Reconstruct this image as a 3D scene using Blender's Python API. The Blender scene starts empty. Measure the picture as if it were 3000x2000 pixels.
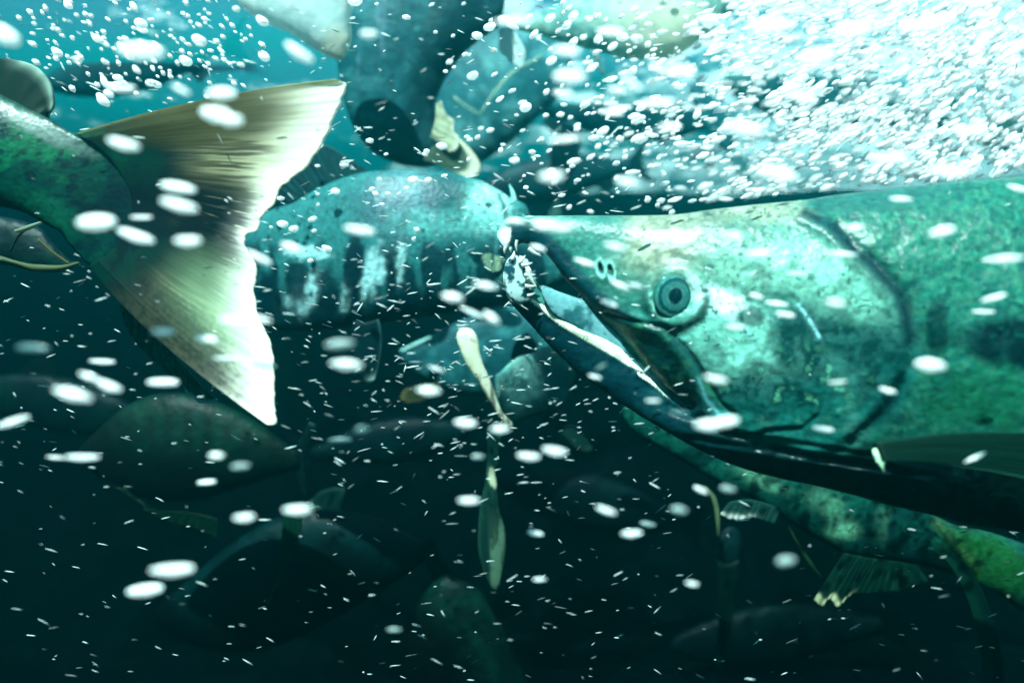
import bpy, bmesh, math, random
import numpy as np
from mathutils import Vector, Matrix
from mathutils.geometry import delaunay_2d_cdt

# ------------------------------------------------------------------ camera, light, exposure
SC = bpy.context.scene
cam_d = bpy.data.cameras.new("camera")
cam = bpy.data.objects.new("camera", cam_d)
SC.collection.objects.link(cam)
cam.location = (0, 0, 0)
cam.rotation_euler = (math.radians(90), 0, 0)
cam_d.sensor_width = 36.0
cam_d.lens = 24.0
cam_d.clip_start = 0.01
cam_d.clip_end = 200.0
cam_d.dof.use_dof = True
cam_d.dof.focus_distance = 0.37
cam_d.dof.aperture_fstop = 4.5
SC.camera = cam

SUN_EL, SUN_AZ = 56.0, 205.0          # elevation; azimuth measured clockwise from +Y (the view direction)
w = bpy.data.worlds.new("World"); SC.world = w; w.use_nodes = True
nt = w.node_tree; nt.nodes.clear()
wo = nt.nodes.new("ShaderNodeOutputWorld"); bg = nt.nodes.new("ShaderNodeBackground")
sky = nt.nodes.new("ShaderNodeTexSky"); sky.sky_type = 'NISHITA'; sky.sun_disc = False
sky.sun_elevation = math.radians(SUN_EL); sky.sun_rotation = math.radians(SUN_AZ)
nt.links.new(sky.outputs[0], bg.inputs[0]); bg.inputs[1].default_value = 0.055
nt.links.new(bg.outputs[0], wo.inputs[0])

sl = bpy.data.lights.new("sun", 'SUN'); sl.energy = 5.0; sl.angle = math.radians(0.5); sl.color = (1.0, 0.97, 0.90)
sun = bpy.data.objects.new("sun", sl); SC.collection.objects.link(sun)
e, a = math.radians(SUN_EL), math.radians(SUN_AZ)
to_sun = Vector((math.sin(a)*math.cos(e), math.cos(a)*math.cos(e), math.sin(e)))
sun.rotation_euler = to_sun.to_track_quat('Z', 'Y').to_euler()

SC.view_settings.view_transform = 'Standard'
SC.view_settings.look = 'None'
SC.view_settings.exposure = 4.05
SC.view_settings.gamma = 1.0
cy = SC.cycles
cy.max_bounces = 6; cy.diffuse_bounces = 2; cy.glossy_bounces = 2; cy.transmission_bounces = 4
cy.volume_bounces = 1; cy.transparent_max_bounces = 12
cy.sample_clamp_indirect = 4.0
cy.use_denoising = True
HAZE_DENSITY = 1.6
HAZE_G = 0.82

# ------------------------------------------------------------------ helpers
COL = SC.collection
F = 2000.0
RNG = np.random.default_rng(7)

def P(px, py, d):
    return ((px-1500.0)/F*d, d, -(py-1000.0)/F*d)

def lin(*c):
    c = np.array(c, float)/255.0
    return np.where(c <= 0.04045, c/12.92, ((c+0.055)/1.055)**2.4)

def _hash(ix, iy, s):
    h = (ix.astype(np.int64)*374761393 + iy.astype(np.int64)*668265263 + s*1442695041) & 0xffffffff
    h = ((h ^ (h >> 13))*1274126177) & 0xffffffff
    return ((h ^ (h >> 16)) & 0xffff)/65535.0

def vnoise(x, y, s=0):
    ix, iy = np.floor(x), np.floor(y)
    fx, fy = x-ix, y-iy
    fx, fy = fx*fx*(3-2*fx), fy*fy*(3-2*fy)
    a, b = _hash(ix, iy, s), _hash(ix+1, iy, s)
    c, d = _hash(ix, iy+1, s), _hash(ix+1, iy+1, s)
    return (a*(1-fx)+b*fx)*(1-fy)+(c*(1-fx)+d*fx)*fy

def fbm(x, y, size, s=0, o=4):
    v = 0; amp = 1; t = 0; f = 1.0/size
    for k in range(o):
        v = v+amp*vnoise(x*f, y*f, s+k*17); t += amp; amp *= 0.55; f *= 2.03
    return v/t

def sst(a, b, x):
    t = np.clip((x-a)/(b-a), 0, 1)
    return t*t*(3-2*t)

def rot_xy(x, y, deg):
    c, s = math.cos(math.radians(deg)), math.sin(math.radians(deg))
    return x*c+y*s, -x*s+y*c

def blob(x, y, cx, cy_, rx, ry, ang=0, soft=0.5, wob=0.0, seed=0):
    u, v = rot_xy(x-cx, y-cy_, ang)
    r = np.sqrt((u/rx)**2+(v/ry)**2)
    if wob:
        r = r+(fbm(x, y, max(12, min(rx, ry)*0.8), seed, 4)-0.5)*2*wob
    return 1-sst(1-soft, 1+soft, r)

def dpoly(x, y, pts):
    """distance in px to a polyline"""
    best = np.full(x.shape, 1e9)
    for (ax, ay), (bx, by) in zip(pts[:-1], pts[1:]):
        dx, dy = bx-ax, by-ay
        L = dx*dx+dy*dy+1e-9
        t = np.clip(((x-ax)*dx+(y-ay)*dy)/L, 0, 1)
        best = np.minimum(best, np.hypot(x-ax-t*dx, y-ay-t*dy))
    return best

def inside(x, y, pts):
    n = len(pts); r = np.zeros(x.shape, bool)
    j = n-1
    for i in range(n):
        xi, yi = pts[i]; xj, yj = pts[j]
        if yi != yj:
            r ^= ((yi > y) != (yj > y)) & (x < (xj-xi)*(y-yi)/(yj-yi)+xi)
        j = i
    return r

def mix(c, col, m):
    m = np.asarray(m)[:, None]
    return c*(1-m)+np.asarray(col)[None, :]*m

def catmull(pts, step, closed):
    p = np.array(pts, float); n = len(p); out = []
    rng = range(n) if closed else range(n-1)
    for i in rng:
        if closed:
            a, b, c, d = p[(i-1) % n], p[i], p[(i+1) % n], p[(i+2) % n]
        else:
            b, c = p[i], p[i+1]
            a = p[i-1] if i > 0 else 2*b-c
            d = p[i+2] if i+2 < n else 2*c-b
        L = np.hypot(*(c-b)[:2]); k = max(1, int(round(L/step)))
        # centripetal-ish: limit tangents
        t1 = (c-a)*0.5; t2 = (d-b)*0.5
        for t in (t1, t2):
            m = np.hypot(*t[:2])
            if m > L: t *= L/m
        for q in range(k):
            t = q/k
            h00 = 2*t**3-3*t*t+1; h10 = t**3-2*t*t+t; h01 = -2*t**3+3*t*t; h11 = t**3-t*t
            out.append(h00*b+h10*t1+h01*c+h11*t2)
    if not closed: out.append(p[-1])
    return np.array(out)

def resample(pts, n):
    c = catmull(pts, 3.0, False)
    s = np.concatenate([[0], np.cumsum(np.hypot(*(np.diff(c[:, :2], axis=0).T)))])
    t = np.linspace(0, s[-1], n)
    return np.stack([np.interp(t, s, c[:, k]) for k in range(c.shape[1])], 1)

def link(name, me, mat=None, parent=None):
    o = bpy.data.objects.new(name, me)
    if mat is not None and not me.materials: me.materials.append(mat)
    COL.objects.link(o)
    if parent is not None: o.parent = parent
    return o

def make_mesh(name, v, faces, cols=None, smooth=True):
    me = bpy.data.meshes.new(name)
    me.from_pydata([tuple(map(float, q)) for q in v], [], [tuple(map(int, f)) for f in faces])
    if cols is not None:
        at = me.color_attributes.new("tint", 'FLOAT_COLOR', 'POINT')
        c4 = np.ones((len(v), 4), np.float32); cc_ = np.clip(cols, 0.0, 1.0); lum = cc_.max(1, keepdims=True)
        c4[:, :3] = cc_*(0.28+0.62*sst(0.35, 0.85, lum))
        at.data.foreach_set("color", c4.ravel())
    if smooth:
        me.polygons.foreach_set("use_smooth", [True]*len(me.polygons))
    me.update()
    return me

def empty(name, loc, label, cat, group=None):
    o = bpy.data.objects.new(name, None); COL.objects.link(o)
    o.location = loc; o.empty_display_size = 0.02
    o["label"] = label; o["category"] = cat
    if group: o["group"] = group
    return o

def tag(o, label, cat, group=None):
    o["label"] = label; o["category"] = cat
    if group: o["group"] = group

def child_of(o, parent):
    """parent without moving"""
    o.parent = parent
    o.matrix_parent_inverse = Matrix.Translation(-Vector(parent.location))

def inflate(name, outline, depth, mat, col, parent=None, sp=8, rnd=0.5, relief=None, back=1.0, thk=None, cap=None, smooth_outline=True):
    """a closed solid swollen from its side view: outline in photo px, depth(px,py) in metres"""
    o = catmull(outline, sp, True) if smooth_outline else np.array(outline, float)
    n0 = len(o)
    mn, mx = o.min(0), o.max(0)
    gx = np.arange(mn[0], mx[0], sp); gy = np.arange(mn[1], mx[1], sp*0.866)
    X, Y = np.meshgrid(gx, gy); X = X+(np.arange(len(gy)) % 2)[:, None]*sp*0.5
    X, Y = X.ravel(), Y.ravel()
    k = inside(X, Y, [tuple(q) for q in o]); X, Y = X[k], Y[k]
    oc = [tuple(q) for q in o]
    k = dpoly(X, Y, oc+[oc[0]]) > sp*0.55; X, Y = X[k], Y[k]
    pts = [Vector((q[0], q[1])) for q in o]+[Vector((q, r)) for q, r in zip(X, Y)]
    edges = [(i, (i+1) % n0) for i in range(n0)]
    V, E, Fc, ov, oe, of = delaunay_2d_cdt(pts, edges, [], 1, 1e-4)
    v = np.array([(q.x, q.y) for q in V]); tris = np.array([f for f in Fc if len(f) == 3])
    n = len(v)
    ed = np.vstack([tris[:, [0, 1]], tris[:, [1, 2]], tris[:, [2, 0]]])
    key = np.sort(ed, 1); uq, cnt = np.unique(key, axis=0, return_counts=True)
    bnd = np.zeros(n, bool); bnd[uq[cnt == 1].ravel()] = True
    free = ~bnd
    A, B = uq[:, 0], uq[:, 1]
    deg = np.bincount(A, minlength=n)+np.bincount(B, minlength=n)
    def mul(x):
        return (deg*x-np.bincount(A, x[B], n)-np.bincount(B, x[A], n))*free
    b = np.full(n, 1.5*sp*sp)*free
    x = np.zeros(n); r = b-mul(x); p = r.copy(); rs = r@r; t0 = rs
    for it in range(900):
        Ap = mul(p); al = rs/(p@Ap+1e-30); x += al*p; r -= al*Ap; rn = r@r
        if rn < 1e-10*t0: break
        p = r+(rn/rs)*p; rs = rn
    h = np.sqrt(np.maximum(2*x, 0))
    if cap: h = cap*np.tanh(h/cap)
    px, py = v[:, 0], v[:, 1]
    d = depth(px, py) if callable(depth) else np.full(n, float(depth))
    hf = h*rnd*d/F
    if thk is not None: hf = hf*thk(px, py)
    df = d-hf
    if relief is not None: df = df-relief(px, py)*(d/F)*sst(0, 10, h)
    front = np.stack([(px-1500)/F*df, df, -(py-1000)/F*df], 1)
    hb = hf*back
    bk = np.stack([(px-1500)/F*d, d+hb, -(py-1000)/F*d], 1)
    bi = np.full(n, -1); idx = np.where(free)[0]; bi[idx] = n+np.arange(len(idx)); bi[bnd] = np.where(bnd)[0]
    verts = np.vstack([front, bk[idx]])
    # orientation: px right, py down ; want front faces toward -Y
    t = tris
    ar = (v[t[:, 1], 0]-v[t[:, 0], 0])*(v[t[:, 2], 1]-v[t[:, 0], 1])-(v[t[:, 2], 0]-v[t[:, 0], 0])*(v[t[:, 1], 1]-v[t[:, 0], 1])
    t = np.where((ar > 0)[:, None], t[:, ::-1], t)
    faces = np.vstack([t, bi[t][:, ::-1]])
    good = (faces[:, 0] != faces[:, 1]) & (faces[:, 1] != faces[:, 2]) & (faces[:, 0] != faces[:, 2])
    # drop back copies of all-boundary triangles (they would coincide)
    allb = bnd[t].all(1); good[len(t):] &= ~allb
    faces = faces[good]
    c = col(px, py) if callable(col) else np.tile(np.array(col), (n, 1))
    cols = np.vstack([c, c[idx]])
    me = make_mesh(name, verts, faces, cols)
    ob = link(name, me, mat)
    if parent is not None: child_of(ob, parent)
    return ob

def fin(name, base, mid, edge, d0, mat, col, parent=None, nu=60, nv=24, th=0.0006, rays=20, corr=0.0006, rag=0.0, d1=None, seed=0, bend=0.0):
    """thin fin lofted from its base curve through a middle curve to its margin"""
    B_ = resample(base, nu); E_ = resample(edge, nu)
    M_ = resample(mid, nu) if mid is not None else (B_+E_)/2
    d1 = d0 if d1 is None else d1
    u = np.linspace(0, 1, nu); vv = np.linspace(0, 1, nv)
    U, Vv = np.meshgrid(u, vv)
    Lb = (1-Vv)*(1-2*Vv); Lm = 4*Vv*(1-Vv); Le = Vv*(2*Vv-1)
    px = Lb*B_[:, 0]+Lm*M_[:, 0]+Le*E_[:, 0]; py = Lb*B_[:, 1]+Lm*M_[:, 1]+Le*E_[:, 1]
    if rag:
        rr = (fbm(u*rays*1.3, u*0, 1.0, seed, 3)-0.5)*2*rag
        dx = E_[:, 0]-B_[:, 0]; dy = E_[:, 1]-B_[:, 1]; L = np.hypot(dx, dy)+1e-6
        px = px+(rr*dx/L)[None, :]*Vv**4; py = py+(rr*dy/L)[None, :]*Vv**4
    d = d0+(d1-d0)*Vv+bend*np.sin(U*math.pi)*Vv
    ph = U*rays*2*math.pi+0.6*np.sin(U*23+seed)
    off = corr*np.sin(ph)*np.sqrt(np.clip(Vv, 0.05, 1))*(0.4+0.6*vnoise(U*rays*.5, Vv*3, seed))
    t = th*(1-0.75*Vv)*np.minimum(1, np.minimum(U, 1-U)*12+0.15)
    out = []
    for s in (-1, 1):
        dd = d+off+s*t
        out.append(np.stack([(px-1500)/F*d, dd, -(py-1000)/F*d], -1).reshape(-1, 3))
    verts = np.vstack(out); N = nu*nv
    f = []
    i = np.arange(nu-1)
    for j in range(nv-1):
        a = j*nu+i; q = np.stack([a, a+1, a+nu+1, a+nu], 1)
        f.append(q); f.append(q[:, ::-1]+N)
    ring = list(range(nu))+[j*nu+nu-1 for j in range(1, nv)]+list(range(nv*nu-2, (nv-1)*nu-1, -1))+[j*nu for j in range(nv-2, 0, -1)]
    ring = np.array(ring); nx = np.roll(ring, -1)
    f.append(np.stack([nx, ring, ring+N, nx+N], 1))
    faces = np.vstack(f)
    c = col(U.ravel(), Vv.ravel(), px.ravel(), py.ravel())
    me = make_mesh(name, verts, faces, np.vstack([c, c]))
    ob = link(name, me, mat)
    if parent is not None: child_of(ob, parent)
    return ob

def tube(name, pts, rad, d, mat, col, parent=None, seg=8, d1=None):
    """tapered rod along photo-px points; rad in px (number or list)"""
    c = resample(pts, max(8, 6*len(pts))); n = len(c)
    R = np.interp(np.linspace(0, 1, n), np.linspace(0, 1, len(rad)), rad) if hasattr(rad, '__len__') else np.full(n, rad)
    dd = np.linspace(d, d if d1 is None else d1, n)
    ctr = np.stack([(c[:, 0]-1500)/F*dd, dd, -(c[:, 1]-1000)/F*dd], 1)
    tg = np.gradient(ctr, axis=0); tg /= np.linalg.norm(tg, axis=1)[:, None]+1e-12
    yv = np.array([0, 1.0, 0]); s = np.cross(tg, yv); s /= np.linalg.norm(s, axis=1)[:, None]+1e-12
    q = np.cross(tg, s)
    V = []; f = []
    for k in range(seg):
        an = 2*math.pi*k/seg
        V.append(ctr+(s*math.cos(an)+q*math.sin(an))*(R*dd/F)[:, None])
    V = np.stack(V, 1).reshape(-1, 3)
    for i in range(n-1):
        for k in range(seg):
            a = i*seg+k; b = i*seg+(k+1) % seg
            f.append((a, b, b+seg, a+seg))
    V = np.vstack([V, ctr[:1], ctr[-1:]]); m = n*seg
    f3 = [(m, (k+1) % seg, k) for k in range(seg)]+[(m+1, (n-1)*seg+k, (n-1)*seg+(k+1) % seg) for k in range(seg)]
    me = make_mesh(name, V, f+f3, np.tile(np.array(col), (len(V), 1)))
    ob = link(name, me, mat)
    if parent is not None: child_of(ob, parent)
    return ob

# ------------------------------------------------------------------ materials
def new_mat(name):
    m = bpy.data.materials.new(name); m.use_nodes = True; m.node_tree.nodes.clear()
    return m, m.node_tree.nodes, m.node_tree.links

def skin_mat(name, rough=0.38, scale=420.0, bump=0.25, mott=0.35, spec=0.12):
    m, N, L = new_mat(name)
    out = N.new("ShaderNodeOutputMaterial"); b = N.new("ShaderNodeBsdfPrincipled")
    at = N.new("ShaderNodeAttribute"); at.attribute_name = "tint"
    tc = N.new("ShaderNodeTexCoord")
    ns = N.new("ShaderNodeTexNoise"); ns.inputs["Scale"].default_value = scale*0.9; ns.inputs["Detail"].default_value = 5
    rp = N.new("ShaderNodeMapRange"); rp.inputs[1].default_value = 0.3; rp.inputs[2].default_value = 0.7
    rp.inputs[3].default_value = 1-mott; rp.inputs[4].default_value = 1+mott
    mu = N.new("ShaderNodeVectorMath"); mu.operation = 'SCALE'
    vo = N.new("ShaderNodeTexVoronoi"); vo.inputs["Scale"].default_value = scale
    bp = N.new("ShaderNodeBump"); bp.inputs["Strength"].default_value = bump; bp.inputs["Distance"].default_value = 0.0006
    L.new(tc.outputs["Object"], ns.inputs["Vector"]); L.new(tc.outputs["Object"], vo.inputs["Vector"])
    L.new(ns.outputs["Fac"], rp.inputs[0]); L.new(at.outputs["Color"], mu.inputs[0]); L.new(rp.outputs[0], mu.inputs["Scale"])
    L.new(mu.outputs[0], b.inputs["Base Color"])
    L.new(vo.outputs["Distance"], bp.inputs["Height"]); L.new(bp.outputs[0], b.inputs["Normal"])
    b.inputs["Roughness"].default_value = rough
    b.inputs["Specular IOR Level"].default_value = spec
    L.new(b.outputs[0], out.inputs[0])
    return m

def fin_mat(name, tr=0.5, clear=0.0):
    m, N, L = new_mat(name)
    out = N.new("ShaderNodeOutputMaterial")
    at = N.new("ShaderNodeAttribute"); at.attribute_name = "tint"
    b = N.new("ShaderNodeBsdfPrincipled"); b.inputs["Roughness"].default_value = 0.5; b.inputs["Specular IOR Level"].default_value = 0.12
    t = N.new("ShaderNodeBsdfTranslucent"); mx = N.new("ShaderNodeMixShader"); mx.inputs[0].default_value = tr
    L.new(at.outputs["Color"], b.inputs["Base Color"]); L.new(at.outputs["Color"], t.inputs["Color"])
    L.new(b.outputs[0], mx.inputs[1]); L.new(t.outputs[0], mx.inputs[2])
    if clear > 0:
        tp = N.new("ShaderNodeBsdfTransparent"); m2 = N.new("ShaderNodeMixShader"); m2.inputs[0].default_value = clear
        L.new(mx.outputs[0], m2.inputs[1]); L.new(tp.outputs[0], m2.inputs[2]); L.new(m2.outputs[0], out.inputs[0])
    else:
        L.new(mx.outputs[0], out.inputs[0])
    return m

def plain(name, c, rough=0.4, tr=0.0, coat=0.0):
    m, N, L = new_mat(name)
    out = N.new("ShaderNodeOutputMaterial")
    b = N.new("ShaderNodeBsdfPrincipled"); b.inputs["Roughness"].default_value = rough
    b.inputs["Base Color"].default_value = (*c, 1); b.inputs["Coat Weight"].default_value = coat
    if tr:
        t = N.new("ShaderNodeBsdfTranslucent"); t.inputs["Color"].default_value = (*c, 1)
        mx = N.new("ShaderNodeMixShader"); mx.inputs[0].default_value = tr
        L.new(b.outputs[0], mx.inputs[1]); L.new(t.outputs[0], mx.inputs[2]); L.new(mx.outputs[0], out.inputs[0])
    else:
        L.new(b.outputs[0], out.inputs[0])
    return m

M_skin = skin_mat("salmon_skin", 0.36, 420, 0.25, 0.30)
M_scale = skin_mat("scaled_skin", 0.42, 330, 0.45, 0.40)
M_far = skin_mat("far_skin", 0.5, 200, 0.5, 0.35)
M_fin = fin_mat("fin_membrane", 0.5)
M_film = fin_mat("thin_fin_membrane", 0.5, 0.45)
M_tooth = plain("tooth", (0.50, 0.56, 0.52), 0.3, 0.2)
M_flesh = skin_mat("mouth_flesh", 0.35, 500, 0.15, 0.15)
M_bub = plain("bubble_white", (0.97, 0.98, 0.98), 0.35, 0.6)
M_froth = fin_mat('froth_film', 0.6, 0.0)
M_eye = skin_mat("eye_surface", 0.08, 900, 0.03, 0.25, 0.6)

# ------------------------------------------------------------------ setting: riverbed, surface, haze
def build_setting():
    n = 120; S = 7.0
    xs = np.linspace(-S, S, n); X, Y = np.meshgrid(xs, xs+3)
    Z = -0.55+0.10*fbm(X, Y, 0.4, 3)+0.2*(fbm(X, Y, 1.5, 9)-0.5)+1.25*sst(1.2, 2.6, Y+0.5*(fbm(X, Y, 0.8, 12)-0.5))  # far bank raised to cut the haze short and keep the background dark
    v = np.stack([X.ravel(), Y.ravel(), Z.ravel()], 1)
    f = [(j*n+i, j*n+i+1, (j+1)*n+i+1, (j+1)*n+i) for j in range(n-1) for i in range(n-1)]
    m, N, L = new_mat("riverbed_gravel")
    out = N.new("ShaderNodeOutputMaterial"); b = N.new("ShaderNodeBsdfPrincipled"); b.inputs["Roughness"].default_value = 0.9; b.inputs["Specular IOR Level"].default_value = 0.0
    tc = N.new("ShaderNodeTexCoord"); vo = N.new("ShaderNodeTexVoronoi"); vo.inputs["Scale"].default_value = 18
    cr = N.new("ShaderNodeValToRGB"); cr.color_ramp.elements[0].color = (0.0004, 0.002, 0.002, 1); cr.color_ramp.elements[1].color = (0.002, 0.008, 0.009, 1)
    bp = N.new("ShaderNodeBump"); bp.inputs["Strength"].default_value = 1; bp.inputs["Distance"].default_value = 0.03
    L.new(tc.outputs["Object"], vo.inputs["Vector"]); L.new(vo.outputs["Color"], cr.inputs[0]); L.new(cr.outputs[0], b.inputs["Base Color"])
    L.new(vo.outputs["Distance"], bp.inputs["Height"]); L.new(bp.outputs[0], b.inputs["Normal"]); L.new(b.outputs[0], out.inputs[0])
    o = link("riverbed", make_mesh("riverbed", v, f), m); o["kind"] = "structure"
    # rippled underside of the water's surface
    n = 200; xs = np.linspace(-S, S, n); X, Y = np.meshgrid(xs, xs+3)
    Z = 0.46+0.04*(fbm(X, Y*1.4, 0.35, 21)-0.5)+0.012*(fbm(X, Y, 0.09, 5)-0.5)
    v = np.stack([X.ravel(), Y.ravel(), Z.ravel()], 1)
    f = [(j*n+i, j*n+i+1, (j+1)*n+i+1, (j+1)*n+i) for j in range(n-1) for i in range(n-1)]
    m, N, L = new_mat("water_skin")
    out = N.new("ShaderNodeOutputMaterial"); tl = N.new("ShaderNodeBsdfTranslucent")
    t = N.new("ShaderNodeBsdfTransparent"); t.inputs[0].default_value = (0.86, 0.97, 0.93, 1); mx = N.new("ShaderNodeMixShader")
    tc = N.new("ShaderNodeTexCoord"); ns = N.new("ShaderNodeTexNoise"); ns.inputs["Scale"].default_value = 9.0; ns.inputs["Detail"].default_value = 6; ns.inputs["Roughness"].default_value = 0.65
    sx = N.new("ShaderNodeSeparateXYZ"); g1 = N.new("ShaderNodeMapRange")     # pale foam added towards the right to brighten the top of the view
    g1.inputs[1].default_value = -0.6; g1.inputs[2].default_value = 1.2; g1.inputs[3].default_value = -0.14; g1.inputs[4].default_value = 0.15
    ad = N.new("ShaderNodeMath"); ad.operation = 'ADD'
    r1 = N.new("ShaderNodeMapRange"); r1.inputs[1].default_value = 0.42; r1.inputs[2].default_value = 0.66; r1.inputs[3].default_value = 0.12; r1.inputs[4].default_value = 0.55
    cr = N.new("ShaderNodeValToRGB"); cr.color_ramp.elements[0].position = 0.45; cr.color_ramp.elements[0].color = (0.001, 0.105, 0.105, 1)
    cr.color_ramp.elements[1].position = 0.72; cr.color_ramp.elements[1].color = (0.72, 0.95, 0.88, 1)
    L.new(tc.outputs["Object"], ns.inputs["Vector"]); L.new(tc.outputs["Object"], sx.inputs[0]); L.new(sx.outputs[0], g1.inputs[0])
    L.new(ns.outputs["Fac"], ad.inputs[0]); L.new(g1.outputs[0], ad.inputs[1]); L.new(ad.outputs[0], r1.inputs[0]); L.new(ad.outputs[0], cr.inputs[0])
    lw = N.new("ShaderNodeLayerWeight"); lw.inputs[0].default_value = 0.35                       # internal reflection of the murk painted in as teal at grazing views
    r2 = N.new("ShaderNodeMapRange"); r2.inputs[1].default_value = 0.25; r2.inputs[2].default_value = 0.60; r2.inputs[3].default_value = 0.0; r2.inputs[4].default_value = 0.97
    mm = N.new("ShaderNodeMath"); mm.operation = 'MAXIMUM'
    L.new(lw.outputs["Facing"], r2.inputs[0]); L.new(r2.outputs[0], mm.inputs[0]); L.new(r1.outputs[0], mm.inputs[1])
    L.new(cr.outputs[0], tl.inputs[0]); L.new(mm.outputs[0], mx.inputs[0]); L.new(t.outputs[0], mx.inputs[1]); L.new(tl.outputs[0], mx.inputs[2]); L.new(mx.outputs[0], out.inputs[0])
    o = link("water_surface", make_mesh("water_surface", v, f), m); o["kind"] = "structure"
    # haze of the turbid water
    bm = bmesh.new(); bmesh.ops.create_cube(bm, size=1.0)
    for q in bm.verts:
        q.co = Vector((q.co.x*16, 3+q.co.y*16, -2.1 if q.co.z < 0 else 0.62))
    me = bpy.data.meshes.new("haze"); bm.to_mesh(me); bm.free()
    m, N, L = new_mat("haze_volume")
    out = N.new("ShaderNodeOutputMaterial"); pv = N.new("ShaderNodeVolumePrincipled")
    pv.inputs["Density"].default_value = HAZE_DENSITY
    pv.inputs["Color"].default_value = (0.0006, 0.070, 0.079, 1)
    pv.inputs["Absorption Color"].default_value = (0.0, 0.02, 0.03, 1)
    pv.inputs["Anisotropy"].default_value = HAZE_G
    L.new(pv.outputs[0], out.inputs["Volume"])
    o = link("haze", me, m); o["kind"] = "stuff"
build_setting()

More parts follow.
